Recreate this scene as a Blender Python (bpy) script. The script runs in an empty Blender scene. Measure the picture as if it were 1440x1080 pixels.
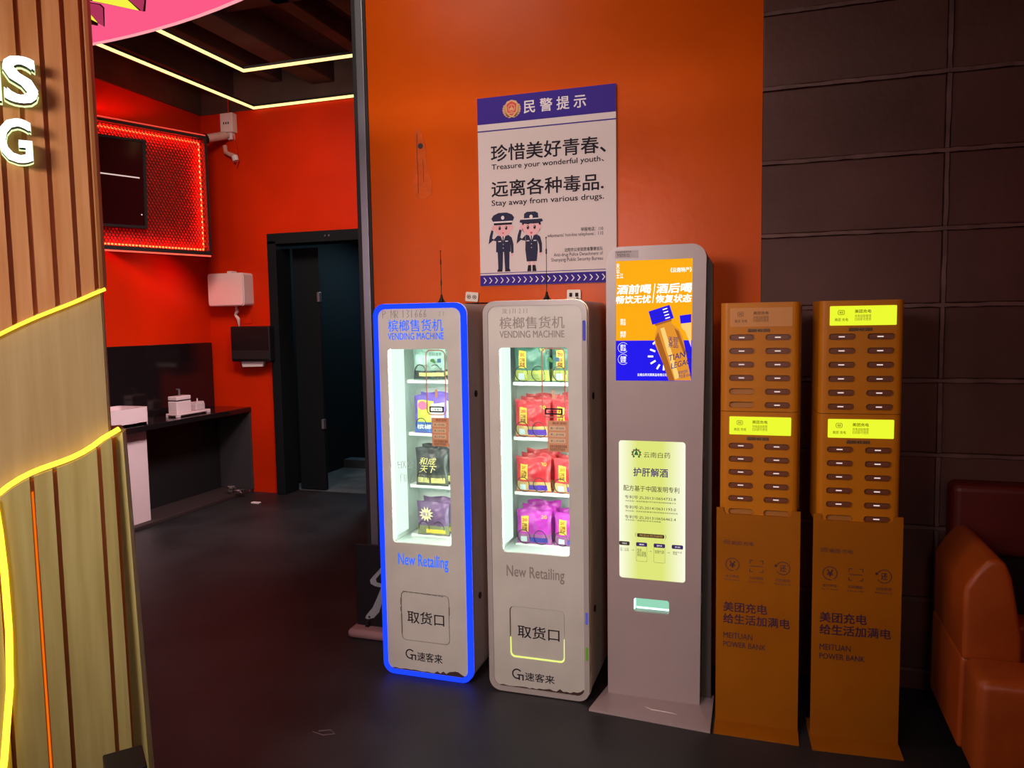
import bpy, bmesh, math, random
from mathutils import Vector, Matrix
from mathutils.geometry import tessellate_polygon
random.seed(4)
S = bpy.context.scene
COL = S.collection
PI = math.pi

# ------------------------------------------------------------ camera, world, light, exposure
F, YAW, PITCH, ROLL = 1075.6, .317805, .081673, -.016109
cam = bpy.data.cameras.new('camera'); cam.sensor_width = 36; cam.lens = F*36/1440; cam.clip_start = .02
co = bpy.data.objects.new('camera', cam); COL.objects.link(co); S.camera = co
_f = Vector((-math.sin(YAW)*math.cos(PITCH), math.cos(YAW)*math.cos(PITCH), -math.sin(PITCH)))
_r = Vector((math.cos(YAW), math.sin(YAW), 0)); _u = _r.cross(_f)
_r2 = math.cos(ROLL)*_r + math.sin(ROLL)*_u; _u2 = -math.sin(ROLL)*_r + math.cos(ROLL)*_u
co.matrix_world = Matrix(((_r2.x, _u2.x, -_f.x, 0), (_r2.y, _u2.y, -_f.y, 0), (_r2.z, _u2.z, -_f.z, 1.55), (0, 0, 0, 1)))

w = bpy.data.worlds.new('world'); S.world = w; w.use_nodes = True
w.node_tree.nodes['Background'].inputs[0].default_value = (.5, .28, .25, 1)
w.node_tree.nodes['Background'].inputs[1].default_value = .018

S.view_settings.view_transform = 'Standard'; S.view_settings.look = 'None'
S.view_settings.gamma = 1; S.view_settings.use_curve_mapping = False
S.view_settings.exposure = 0

def area(name, loc, target, size, power, color, sy=None, spread=180):
    l = bpy.data.lights.new(name, 'AREA'); l.energy = power; l.color = color; l.size = size
    if sy: l.shape = 'RECTANGLE'; l.size_y = sy
    l.spread = math.radians(spread)
    o = bpy.data.objects.new(name, l); COL.objects.link(o); o.location = loc
    o.rotation_euler = (Vector(target)-Vector(loc)).to_track_quat('-Z', 'Y').to_euler()
    return o
def spot(name, loc, target, deg, power, color, r=.25):
    l = bpy.data.lights.new(name, 'SPOT'); l.energy = power; l.color = color; l.spot_size = math.radians(deg); l.spot_blend = 1; l.shadow_soft_size = r
    o = bpy.data.objects.new(name, l); COL.objects.link(o); o.location = loc
    o.rotation_euler = (Vector(target)-Vector(loc)).to_track_quat('-Z', 'Y').to_euler()
area('ceiling_lamp_light', (-1.6, 2.2, 3.7), (-.9, 3.42, 2.0), .8, 17, (1, .80, .70))
area('hall_light', (-3.3, -1.1, 2.25), (-1.0, 3.2, 1.2), 1.3, 46, (1, .76, .80))
spot('hall_spot', (-1.5, -.9, 2.42), (-1.5, 3.0, 1.4), 68, 630, (1, .81, .75), .5)
area('pedestal_fill', (-2.6, 4.2, 2.8), (-4.6, 4.6, .4), .5, 15, (1, .80, .80), spread=75)  # added fill aimed at the white pedestal, not a ceiling fixture
area('far_wall_fill', (-3.3, 3.9, 3.35), (-3.9, 5.95, 2.0), .5, 13, (1, .72, .62), spread=100)  # added fill, there only to brighten the far wall
area('corridor_light', (-3.5, 7.6, 2.4), (-3.6, 7.3, 0), .5, 14, (.45, .8, 1))
area('machine_side_fill', (.5, -.7, 2.4), (-1.2, 3.1, .7), .6, 4.5, (1, .85, .74), spread=62)  # added fill from the right, lifts the dark sides of the vending machines
area('seating_red_light', (2.6, 1.7, 2.1), (1.1, 2.9, .4), .5, 4, (1, .12, .04))

# ------------------------------------------------------------ materials
MATS = {}
def P(name, c, rough=.5, metal=0, var=0, scale=6, stretch=(1, 1, 1), bump=0, bscale=40, spec=.5, coat=0, c2=None, detail=4):
    if name in MATS: return MATS[name]
    m = bpy.data.materials.new(name); m.use_nodes = True; n = m.node_tree; b = n.nodes['Principled BSDF']
    b.inputs['Base Color'].default_value = (*c, 1); b.inputs['Roughness'].default_value = rough
    b.inputs['Metallic'].default_value = metal; b.inputs['Specular IOR Level'].default_value = spec
    b.inputs['Coat Weight'].default_value = coat
    if var or bump or c2:
        tc = n.nodes.new('ShaderNodeTexCoord'); mp = n.nodes.new('ShaderNodeMapping'); mp.inputs['Scale'].default_value = stretch
        n.links.new(tc.outputs['Object'], mp.inputs[0])
        nz = n.nodes.new('ShaderNodeTexNoise'); nz.inputs['Scale'].default_value = scale; nz.inputs['Detail'].default_value = detail
        n.links.new(mp.outputs[0], nz.inputs['Vector'])
        if var or c2:
            cr = n.nodes.new('ShaderNodeValToRGB')
            d = c2 if c2 else tuple(x*(1-var) for x in c); e = c if c2 else tuple(min(1, x*(1+var)) for x in c)
            cr.color_ramp.elements[0].position = .36; cr.color_ramp.elements[1].position = .64
            cr.color_ramp.elements[0].color = (*d, 1); cr.color_ramp.elements[1].color = (*e, 1)
            n.links.new(nz.outputs[0], cr.inputs[0]); n.links.new(cr.outputs[0], b.inputs['Base Color'])
        if bump:
            n2 = n.nodes.new('ShaderNodeTexNoise'); n2.inputs['Scale'].default_value = bscale; n2.inputs['Detail'].default_value = 5
            n.links.new(mp.outputs[0], n2.inputs['Vector'])
            bp = n.nodes.new('ShaderNodeBump'); bp.inputs['Strength'].default_value = bump; bp.inputs['Distance'].default_value = .01
            n.links.new(n2.outputs[0], bp.inputs['Height']); n.links.new(bp.outputs[0], b.inputs['Normal'])
    MATS[name] = m; return m
def E(name, c, s, c2=None, axis=0, lo=0, hi=1, mid=None):
    if name in MATS: return MATS[name]
    m = bpy.data.materials.new(name); m.use_nodes = True; n = m.node_tree
    n.nodes.remove(n.nodes['Principled BSDF']); e = n.nodes.new('ShaderNodeEmission')
    e.inputs[0].default_value = (*c, 1); e.inputs[1].default_value = s
    if c2:
        tc = n.nodes.new('ShaderNodeTexCoord'); sp = n.nodes.new('ShaderNodeSeparateXYZ'); mr = n.nodes.new('ShaderNodeMapRange')
        n.links.new(tc.outputs['Object'], sp.inputs[0]); n.links.new(sp.outputs[axis], mr.inputs[0])
        mr.inputs[1].default_value = lo; mr.inputs[2].default_value = hi
        cr = n.nodes.new('ShaderNodeValToRGB'); el = cr.color_ramp.elements
        el[0].color = (*c, 1); el[1].color = (*c2, 1)
        if mid:
            el[1].color = (*c, 1)
            for p in (.28, .66):
                q = el.new(p); q.color = (*c2, 1)
        n.links.new(mr.outputs[0], cr.inputs[0]); n.links.new(cr.outputs[0], e.inputs[0])
    n.links.new(e.outputs[0], n.nodes['Material Output'].inputs[0]); MATS[name] = m; return m
def GL(name, tint=(1, 1, 1), refl=.06):
    m = bpy.data.materials.new(name); m.use_nodes = True; n = m.node_tree; n.nodes.remove(n.nodes['Principled BSDF'])
    a = n.nodes.new('ShaderNodeBsdfTransparent'); a.inputs[0].default_value = (*tint, 1)
    g = n.nodes.new('ShaderNodeBsdfGlossy'); g.inputs['Roughness'].default_value = .04
    x = n.nodes.new('ShaderNodeMixShader'); x.inputs[0].default_value = refl
    n.links.new(a.outputs[0], x.inputs[1]); n.links.new(g.outputs[0], x.inputs[2]); n.links.new(x.outputs[0], n.nodes['Material Output'].inputs[0])
    return m

M_floor = P('floor_paint', (.019, .0185, .020), .5, var=.35, scale=2.2, bump=.12, bscale=14, spec=.45)
M_orange = P('orange_wall_paint', (.60, .080, .001), .3, var=.1, scale=1.6, bump=.1, bscale=22, spec=.10)
M_far = P('red_orange_wall_paint', (.60, .024, .001), .45, var=.07, scale=2, bump=.06, bscale=30, spec=.15)
M_block = P('block_paint', (.082, .034, .027), .62, var=.14, scale=2.5, bump=.25, bscale=34, spec=.3)
M_joint = P('mortar_smear', (.125, .066, .058), .7, var=.2, scale=14, bump=.4, bscale=50, spec=.3)
M_ceil = P('ceiling_dark', (.035, .016, .016), .8, var=.25, scale=2, bump=.3, bscale=12)
M_beam = P('beam_concrete', (.055, .022, .022), .8, var=.3, scale=3, bump=.3, bscale=16)
M_dark = P('dark_band', (.08, .045, .034), .8, var=.15, scale=3)
M_black = P('black_plastic', (.009, .008, .009), .4, spec=.3)
M_blackm = P('matt_black', (.008, .008, .009), .6)
M_blkgloss = P('black_gloss_stone', (.010, .007, .008), .12, spec=.6)
M_door = P('door_black', (.006, .009, .011), .7, spec=.15)
M_grey = P('grey_trim', (.22, .23, .26), .35, metal=.6)
M_white = P('white_plastic', (.72, .66, .65), .4)
M_ceramic = P('white_ceramic', (.78, .62, .64), .25, coat=.3)
M_cabgrey = P('cabinet_grey_front', (.50, .50, .445), .42, var=.06, scale=5, bump=.03, bscale=60)
M_cabside = P('cabinet_side_metal', (.50, .44, .37), .45, metal=0, var=.1, scale=4)
M_cabgold = P('cabinet_edge_trim', (.62, .55, .38), .3, metal=.6)
M_kiosk = P('kiosk_white_paint', (.345, .278, .272), .35, var=.03, scale=4)
M_yel = P('tower_yellow_plastic', (.46, .155, .002), .42, var=.05, scale=5, spec=.25)
M_yelp = P('stand_yellow_metal', (.30, .095, .002), .42, var=.08, scale=4, spec=.2)
M_bank = P('power_bank_brown', (.17, .052, .022), .35)
M_slot = P('slot_recess', (.34, .13, .015), .5)
M_ink = P('dark_ink', (.016, .012, .022), .6, spec=.15)
M_inkfade = P('faded_grey_ink', (.25, .215, .19), .5)
M_blue = P('print_blue', (.040, .018, .25), .6, spec=.15)
M_paper = P('poster_paper', (.68, .60, .58), .5, spec=.2)
M_navy = P('print_navy', (.025, .026, .065), .6, spec=.15)
M_skin = P('print_skin', (.72, .36, .38), .4)
M_prwhite = P('print_white', (.72, .66, .68), .4)
M_red = P('print_red', (.6, .02, .015), .4)
M_gold = P('print_gold', (.62, .34, .12), .4)
M_orle = P('orange_leather', (.36, .07, .006), .4, var=.12, scale=5, bump=.12, bscale=70)
M_redle = P('dark_red_leather', (.09, .006, .003), .5, var=.1, scale=5, bump=.1, bscale=60)

# ------------------------------------------------------------ mesh helpers
def mesh(name, vs, fs, mats, mi=None, smooth=False):
    me = bpy.data.meshes.new(name); me.from_pydata([tuple(v) for v in vs], [], fs)
    for m in (mats if isinstance(mats, (list, tuple)) else [mats]): me.materials.append(m)
    if mi: me.polygons.foreach_set('material_index', mi)
    if smooth: me.polygons.foreach_set('use_smooth', [True]*len(me.polygons))
    me.update(); return me
class B:
    def __init__(s): s.v = []; s.f = []; s.m = []
    def add(s, v, f, k=0):
        n = len(s.v); s.v += [tuple(q) for q in v]; s.f += [tuple(i+n for i in g) for g in f]; s.m += [k]*len(f); return s
    def box(s, x0, x1, y0, y1, z0, z1, k=0):
        v = [(x, y, z) for z in (z0, z1) for y in (y0, y1) for x in (x0, x1)]
        return s.add(v, [(0, 2, 3, 1), (4, 5, 7, 6), (0, 1, 5, 4), (2, 6, 7, 3), (0, 4, 6, 2), (1, 3, 7, 5)], k)
    def bbox(s, x0, x1, y0, y1, z0, z1, b=.005, k=0, seg=2):
        bm = bmesh.new(); bmesh.ops.create_cube(bm, size=1)
        for v in bm.verts: v.co = Vector(((x0+x1)/2+v.co.x*(x1-x0), (y0+y1)/2+v.co.y*(y1-y0), (z0+z1)/2+v.co.z*(z1-z0)))
        bmesh.ops.bevel(bm, geom=bm.edges[:], offset=b, segments=seg, affect='EDGES', profile=.5)
        bm.verts.index_update(); s.add([v.co[:] for v in bm.verts], [[v.index for v in f.verts] for f in bm.faces], k); bm.free(); return s
    def plate(s, outer, holes, y0, y1, k=0, walls=True):      # polygon in x,z extruded along y (front is y0)
        loops = [outer]+list(holes); L = [[Vector((p[0], p[1], 0)) for p in q] for q in loops]
        tr = tessellate_polygon(L); fl = [p for q in loops for p in q]; n = len(fl)
        v = [(p[0], y0, p[1]) for p in fl]+[(p[0], y1, p[1]) for p in fl]; f = []
        for a, b, c in tr:
            A, Bq, Cq = fl[a], fl[b], fl[c]; ar = (Bq[0]-A[0])*(Cq[1]-A[1])-(Bq[1]-A[1])*(Cq[0]-A[0])
            if abs(ar) < 1e-14: continue
            if ar < 0: b, c = c, b
            f.append((a, b, c)); f.append((a+n, c+n, b+n))
        if walls:
            o = 0
            for li, q in enumerate(loops):
                m = len(q); area2 = sum(q[i][0]*q[(i+1) % m][1]-q[(i+1) % m][0]*q[i][1] for i in range(m)); fw = (area2 > 0) == (li == 0)
                for i in range(m):
                    a, b = o+i, o+(i+1) % m
                    f.append((a, a+n, b+n, b) if fw else (b, b+n, a+n, a))
                o += m
        return s.add(v, f, k)
    def flat(s, poly, y, k=0):                                  # printed shape in x,z facing -y
        tr = tessellate_polygon([[Vector((p[0], p[1], 0)) for p in poly]]); f = []
        for a, b, c in tr:
            A, Bq, Cq = poly[a], poly[b], poly[c]
            if (Bq[0]-A[0])*(Cq[1]-A[1])-(Bq[1]-A[1])*(Cq[0]-A[0]) < 0: b, c = c, b
            f.append((a, b, c))
        return s.add([(p[0], y, p[1]) for p in poly], f, k)
    def rect(s, x0, x1, z0, z1, y, k=0): return s.flat([(x0, z0), (x1, z0), (x1, z1), (x0, z1)], y, k)
    def tube(s, pts, r, n=8, k=0, caps=True, radii=None):
        pts = [Vector(p) for p in pts]; v = []; f = []; up = None
        for i, p in enumerate(pts):
            d = (pts[min(i+1, len(pts)-1)]-pts[max(i-1, 0)]).normalized()
            if up is None: up = d.orthogonal().normalized()
            up = (up-d*up.dot(d)).normalized(); sd = d.cross(up); rr = radii[i] if radii else r
            v += [p+(up*math.cos(t*2*PI/n)+sd*math.sin(t*2*PI/n))*rr for t in range(n)]
        for i in range(len(pts)-1):
            for t in range(n):
                a = i*n+t; b = i*n+(t+1) % n; f.append((a, b, b+n, a+n))
        if caps: f.append(tuple(range(n-1, -1, -1))); f.append(tuple((len(pts)-1)*n+t for t in range(n)))
        return s.add(v, f, k)
    def prism(s, poly, z0, z1, k=0, bev=0):                     # polygon in x,y extruded along z
        q = B().plate([(p[0], p[1]) for p in poly], [], z0, z1)
        vv = [(a[0], a[2], a[1]) for a in q.v]; return s.add(vv, [tuple(reversed(g)) for g in q.f], k)
    def me(s, name, mats, smooth=False): return mesh(name, s.v, s.f, mats, s.m if isinstance(mats, (list, tuple)) else None, smooth)
def rr(x0, x1, z0, z1, r, n=6):
    o = []
    for cx, cz, a0 in ((x1-r, z0+r, -90), (x1-r, z1-r, 0), (x0+r, z1-r, 90), (x0+r, z0+r, 180)):
        o += [(cx+r*math.cos(math.radians(a0+90*i/n)), cz+r*math.sin(math.radians(a0+90*i/n))) for i in range(n+1)]
    return o
def ell(cx, cz, rx, rz=None, n=20, a0=0, a1=360):
    rz = rz or rx; m = n if a1-a0 == 360 else n+1
    return [(cx+rx*math.cos(math.radians(a0+(a1-a0)*i/n)), cz+rz*math.sin(math.radians(a0+(a1-a0)*i/n))) for i in range(m)]
def arc_band(cx, cz, r0, r1, a0, a1, n=16): return ell(cx, cz, r1, n=n, a0=a0, a1=a1-1e-6)+ell(cx, cz, r0, n=n, a0=a0, a1=a1-1e-6)[::-1]
def link(name, me, parent=None, loc=None, **kw):
    o = bpy.data.objects.new(name, me); COL.objects.link(o)
    if parent: o.parent = parent
    if loc: o.location = loc
    for k, v in kw.items(): o[k] = v
    return o
def thing(name, label, cat, loc=(0, 0, 0), rz=0, group=None):
    o = bpy.data.objects.new(name, None); COL.objects.link(o); o.location = loc; o.rotation_euler = (0, 0, rz); o.empty_display_size = .1
    o['label'] = label; o['category'] = cat
    if group: o['group'] = group
    return o
def struct(name, me, **kw): return link(name, me, kind='structure', **kw)
def tmesh(body, x0, x1, z0, z1, y, mat, bold=0, ext=0, shear=0, skew=0):
    bd = bold*.55
    c = bpy.data.curves.new('t', 'FONT'); c.body = body; c.offset = 0; c.extrude = 0; c.resolution_u = 3; c.shear = shear; c.space_line = .95
    o = bpy.data.objects.new('t', c); me = bpy.data.meshes.new_from_object(o)
    bpy.data.objects.remove(o); bpy.data.curves.remove(c)
    xs = [v.co.x for v in me.vertices]; ys = [v.co.y for v in me.vertices]; a, b, cc, d = min(xs), max(xs), min(ys), max(ys)
    sx = (x1-x0)/(b-a); sz = (z1-z0)/(d-cc)
    if bd:
        v0 = [v.co.copy() for v in me.vertices]; f0 = [tuple(p.vertices) for p in me.polygons]; nv0 = len(v0)
        me = bpy.data.meshes.new('t'); vv = []; ff = []
        for k, (ox, oy) in enumerate(((-bd, -bd), (bd, -bd), (bd, bd), (-bd, bd))):
            vv += [(p.x+ox, p.y+oy, k) for p in v0]; ff += [tuple(i+k*nv0 for i in f) for f in f0]
        me.from_pydata(vv, [], ff)
    for v in me.vertices: v.co = (x0+(v.co.x-a)*sx, y-v.co.z*.00008, z0+(v.co.y-cc)*sz+skew*(v.co.x-a)*sx)
    if ext:
        bm = bmesh.new(); bm.from_mesh(me); r = bmesh.ops.extrude_face_region(bm, geom=bm.faces[:])
        for g in r['geom']:
            if isinstance(g, bmesh.types.BMVert): g.co.y += ext
        bmesh.ops.reverse_faces(bm, faces=[g for g in r['geom'] if isinstance(g, bmesh.types.BMFace)])
        bm.to_mesh(me); bm.free()
    me.materials.clear(); me.materials.append(mat); me.name = 'lettering'; return me
def text(parent, body, x0, x1, z0, z1, y, mat, name='lettering', **k): return link(name, tmesh(body, x0, x1, z0, z1, y, mat, **k), parent)
def scrib(parent, strokes, y, mat, r=.0016, name='handwriting'):
    b = B()
    for st in strokes: b.tube([(x, y, z) for x, z in st], r, 5)
    return link(name, b.me(name, mat), parent)

# ------------------------------------------------------------ setting
struct('floor', B().box(-7, 4.5, -4, 9.2, -.1, 0).me('floor', M_floor))
struct('ceiling', B().box(-7, 4.5, -4, 9.2, 3.82, 3.92).me('ceiling', M_ceil))
for i, (x, wd) in enumerate(((-4.62, .16), (-4.08, .1), (-3.62, .22), (-3.05, .12), (-2.55, .25), (-1.95, .16))):
    struct('ceiling_beam', B().bbox(x-wd/2, x+wd/2, 2.0, 5.95, 3.62+(i % 2)*.06, 3.82, .006).me('beam', M_beam))
struct('ceiling_beam', B().bbox(-4.92, -1.85, 4.35, 4.55, 3.68, 3.82, .006).me('beam', M_beam))
WY = 3.42
wl = struct('wall_front', B().box(-1.88, -.012, WY, WY+.16, 0, 3.82).me('wall', M_orange))
link('drill_hole', B().plate(ell(-1.566, 2.392, .013), [], WY-.003, WY+.001).me('h', M_blackm), wl, label='black drilled hole')
pp = [(-1.6, 2.46), (-1.575, 2.475), (-1.555, 2.45), (-1.54, 2.39), (-1.535, 2.3), (-1.51, 2.22), (-1.515, 2.16), (-1.55, 2.14), (-1.59, 2.15), (-1.615, 2.2), (-1.6, 2.28), (-1.59, 2.36)]
link('filler_patch', B().plate(pp, [], WY-.0015, WY).me('p', P('patch_paint', (.60, .09, .008), .4, spec=.12, var=.10, scale=20, bump=.3, bscale=60)), wl, label='roughly filled paint patch')
link('wall_crack', B().tube([(-1.583, WY-.001, 2.45), (-1.585, WY-.001, 2.35), (-1.582, WY-.001, 2.25), (-1.584, WY-.001, 2.17)], .0022, 5).tube([(-1.555, WY-.001, 2.33), (-1.553, WY-.001, 2.22)], .0016, 5).me('c', P('crack', (.25, .03, .005), .8)), wl)
struct('trim_1', B().bbox(-1.892, -1.852, WY-.012, WY+.172, 0, 3.8, .003).me('t', M_grey))
struct('trim_2', B().box(-1.852, -1.838, WY-.006, WY-.0, 0, 3.8).me('t', M_blackm))
struct('trim_3', B().box(-1.915, -1.892, WY-.004, WY+.172, 0, 3.82).me('t', M_blackm))
# painted block wall
bw = struct('wall_back_right', B().box(-.012, 4.3, WY+.022, WY+.2, 0, 3.82).me('w', P('joint_bed', (.05, .024, .02), .8)))
zs = [-.213+.3*i for i in range(14)]; xs = [-.012, .674, 1.36, 2.05, 2.74, 3.43, 4.3]
for i in range(len(zs)-1):
    for j in range(len(xs)-1):
        z0 = max(zs[i]+.009, 0); z1 = min(zs[i+1]-.009, 3.82); x0 = xs[j]+(.009 if j else 0); x1 = xs[j+1]-.009; pr = random.uniform(0, .004)
        link('block', B().bbox(x0, x1, WY-pr+.002, WY+.03, z0, z1, .005, seg=2).me('block', M_block), bw)
jb = B()
def ragged(x0, x1, z, h, hor=True):
    n = max(3, int((x1-x0)/.04)); up = []; dn = []
    for i in range(n+1):
        t = x0+(x1-x0)*i/n; a = h*random.uniform(.7, 1.15); c = h*random.uniform(.6, 1.1)
        up.append((t, z+a) if hor else (z-a, t)); dn.append((t, z-c) if hor else (z+c, t))
    for i in range(n): jb.plate([dn[i], dn[i+1], up[i+1], up[i]] if hor else [up[i], dn[i], dn[i+1], up[i+1]], [], WY-.006, WY+.024)
for z in zs[1:]: ragged(-.012, 4.3, z, .008)
for x in xs[1:-1]:
    for z in [0]+zs[1:]:
        if z+.29 < 3.82: ragged(max(z, 0)+.009, z+(.291 if z else .078), x, .008, False)
link('mortar_joints', jb.me('j', M_joint), bw, kind='stuff')
# other room walls
struct('wall_far', B().box(-5.1, -4.19, 5.95, 6.1, 0, 3.47).box(-3.15, -1.7, 5.95, 6.1, 0, 3.47).box(-4.19, -3.15, 5.95, 6.1, 2.36, 3.47).me('w', M_far))
struct('wall_far_top', B().box(-5.1, -1.7, 5.94, 6.1, 3.47, 3.82).me('w', M_dark))
struct('wall_left', B().box(-5.1, -4.92, -2, 5.95, 0, 3.47).me('w', M_far))
struct('wall_left_top', B().box(-5.1, -4.9, -2, 5.95, 3.47, 3.82).me('w', M_dark))
struct('wall_side', B().box(-1.87, -1.72, WY+.16, 5.95, 0, 3.82).me('w', M_far))
struct('trim_4', B().bbox(-4.92, -4.52, 4.0, 5.95, 0, .03, .004).me('t', P('plinth_dark', (.03, .016, .015), .7)))
# doorway with open leaf and corridor
d1 = struct('door_1', B().bbox(-4.23, -4.14, 5.90, 6.12, 0, 2.30, .004).bbox(-3.2, -3.11, 5.90, 6.12, 0, 2.30, .004).bbox(-4.23, -3.11, 5.90, 6.12, 2.27, 2.365, .004).me('frame', M_door))
lf = link('door_leaf', B().bbox(-4.13, -3.86, 6.14, 6.18, .01, 2.25, .004).me('leaf', M_door), d1)
for z in (1.8, .63): link('hinge', B().bbox(-3.875, -3.85, 6.12, 6.16, z-.045, z+.045, .003).me('h', M_grey), lf)
link('screw_pair', B().plate(ell(-3.63, 2.32, .008), [], 5.894, 5.902).plate(ell(-3.59, 2.32, .008), [], 5.894, 5.902).me('s', M_grey), d1)
struct('wall_corridor_left', B().box(-5.1, -4.3, 6.12, 9.1, 0, 2.7).me('w', M_door))
struct('wall_corridor_right', B().box(-2.6, -2.4, 6.12, 9.1, 0, 2.7).me('w', M_door))
struct('wall_corridor_end', B().box(-5.1, -2.4, 9.0, 9.2, 0, 2.7).me('w', P('corridor_wall', (.05, .065, .075), .7)))
struct('floor_corridor', B().box(-5.1, -2.4, 6.12, 9.1, -.0, .004).me('f', P('corridor_concrete', (.09, .10, .10), .5, var=.3, scale=4)))
struct('ceiling_corridor', B().box(-5.1, -2.4, 6.12, 9.1, 2.6, 2.7).me('w', M_door))
struct('trim_5', B().box(-4.3, -3.85, 7.2, 7.35, 0, .09).me('w', P('corridor_wall', (.05, .065, .075), .7)))

# ------------------------------------------------------------ ceiling LED lines
M_led = E('warm_led', (1, .62, .22), 2.2)
def led(pts, r, label):
    t = thing('led_light_line', label, 'ceiling light', pts[1])
    o = Vector(pts[1]); q = [Vector(p)-o for p in pts]
    link('light_strip', B().tube(q[:2], r, 8).tube(q[1:], r, 8).me('s', M_led), t)
    link('channel', B().tube([p+Vector((0, 0, r*1.2)) for p in q[:2]], r*1.1, 4).tube([p+Vector((0, 0, r*1.2)) for p in q[1:]], r*1.1, 4).me('c', M_blackm), t)
    for p in (q[0]*.5, q[2]*.6): link('hanger_wire', B().tube([p, p+Vector((0, 0, .34))], .002, 5).me('w', M_blackm), t)
led([(-4.33, 1.2, 3.48), (-4.33, 5.93, 3.48), (-1.9, 5.93, 3.48)], .013, 'outer warm light line running along the far orange wall')
led([(-3.77, 1.2, 3.48), (-3.77, 5.06, 3.48), (-1.9, 5.06, 3.48)], .013, 'inner warm light line hung nearer, with its corner at mid ceiling')

# ------------------------------------------------------------ honeycomb light box
A = Vector((-4.849, 4.729)); C2 = Vector((-4.527, 5.536)); T = (C2-A).normalized(); ang = math.atan2(T.y, T.x)
hb = thing('honeycomb_light_box', 'red backlit honeycomb panel box on left wall above the counter', 'light box', (A.x, A.y, 2.172), ang)
# local: x along panel, y into the wall, z up ; camera side is -y
W_, H_ = .868, .965; X0 = -.15
link('frame', B().box(X0, W_, 0, .022, -.012, .018).box(X0, W_, 0, .022, H_-.0, H_+.022).box(W_-.022, W_, 0, .022, .018, H_).box(W_-.02, W_, .022, .2, -.012, H_+.02).box(X0, W_-.02, .1, .2, -.012, .004).me('f', M_blackm), hb)
link('back_board', B().box(X0, W_-.021, .075, .09, .0, H_).me('b', P('hex_back', (.75, .03, .015), .5)), hb)
M_redled = E('red_led', (1, .02, .005), 34)
link('light_strip', B().tube([(X0, .045, H_-.03), (W_-.05, .045, H_-.03)], .006, 6).tube([(W_-.05, .045, H_-.04), (W_-.05, .045, .04)], .006, 6).tube([(X0, .045, .035), (W_-.05, .045, .035)], .006, 6).me('l', M_redled), hb, label='glowing red strip')
hx = B(); R = .0155; dx = R*math.sqrt(3); nr = int(H_/(1.5*R))
for j in range(nr+1):
    for i in range(int((W_-X0)/dx)+1):
        cx = X0+i*dx+(j % 2)*dx/2; cz = .012+j*1.5*R
        if cx > W_-.025 or cx < X0 or cz > H_-.005: continue
        o_ = [(cx+R*math.cos(math.radians(30+60*k)), cz+R*math.sin(math.radians(30+60*k))) for k in range(6)]
        i_ = [(cx+R*.80*math.cos(math.radians(30+60*k)), cz+R*.80*math.sin(math.radians(30+60*k))) for k in range(6)]
        v = [(p[0], .016, p[1]) for p in o_]+[(p[0], .016, p[1]) for p in i_]+[(p[0], .026, p[1]) for p in i_]
        hx.add(v, [(k, (k+1) % 6, 6+(k+1) % 6, 6+k) for k in range(6)]+[(6+k, 6+(k+1) % 6, 12+(k+1) % 6, 12+k) for k in range(6)])
link('honeycomb_mesh', hx.me('hex', P('hex_mesh', (.10, .008, .006), .5)), hb, kind='stuff')
link('edge_light', B().box(X0, W_-.01, -.004, .004, -.026, -.014).me('e', E('red_edge', (1, .10, .06), 1.6)), hb, label='thin pink red glowing lower edge')
link('edge_light', B().box(X0, W_-.01, -.004, .004, H_+.028, H_+.036).me('e', E('red_edge_top', (1, .08, .05), .9)), hb)
l = bpy.data.lights.new('box_spill', 'AREA'); l.shape = 'RECTANGLE'; l.size = .16; l.size_y = .03; l.energy = 1.9; l.color = (1, .05, .02)
lo = bpy.data.objects.new('box_spill', l); COL.objects.link(lo); lo.location = (-4.60, 5.49, 2.125); lo.rotation_euler = (0, math.radians(28), ang)
l = bpy.data.lights.new('box_spill_top', 'AREA'); l.shape = 'RECTANGLE'; l.size = .7; l.size_y = .03; l.energy = .6; l.color = (1, .05, .02)
lo = bpy.data.objects.new('box_spill_top', l); COL.objects.link(lo); lo.location = (-4.80, 5.0, 3.23); lo.rotation_euler = (PI, 0, ang)
tv = thing('wall_screen', 'black switched off screen mounted on the red honeycomb panel', 'screen', (A.x, A.y, 2.172), ang)
link('frame', B().plate([(-.13, .158), (.311, .167), (.332, .865), (-.13, .852)], [[(-.11, .178), (.291, .187), (.31, .845), (-.11, .832)]], -.035, -.001).me('f', M_blackm), tv)
link('glass_panel', B().plate([(-.11, .178), (.291, .187), (.31, .845), (-.11, .832)], [], -.026, -.004).me('g', P('screen_glass', (.03, .004, .006), .12, spec=.5)), tv)
link('painted_reflection', B().box(-.11, .27, -.03, -.0265, .557, .566).me('r', E('reflection_glow', (1, .72, .66), .8)), tv, label='thin painted reflection across the screen')  # reflection put on the dark screen as a thin glowing bar
link('status_light', B().box(.268, .276, -.03, -.0265, .27, .278).me('r', E('reflection_glow2', (1, .85, .8), 1)), tv)

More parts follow.
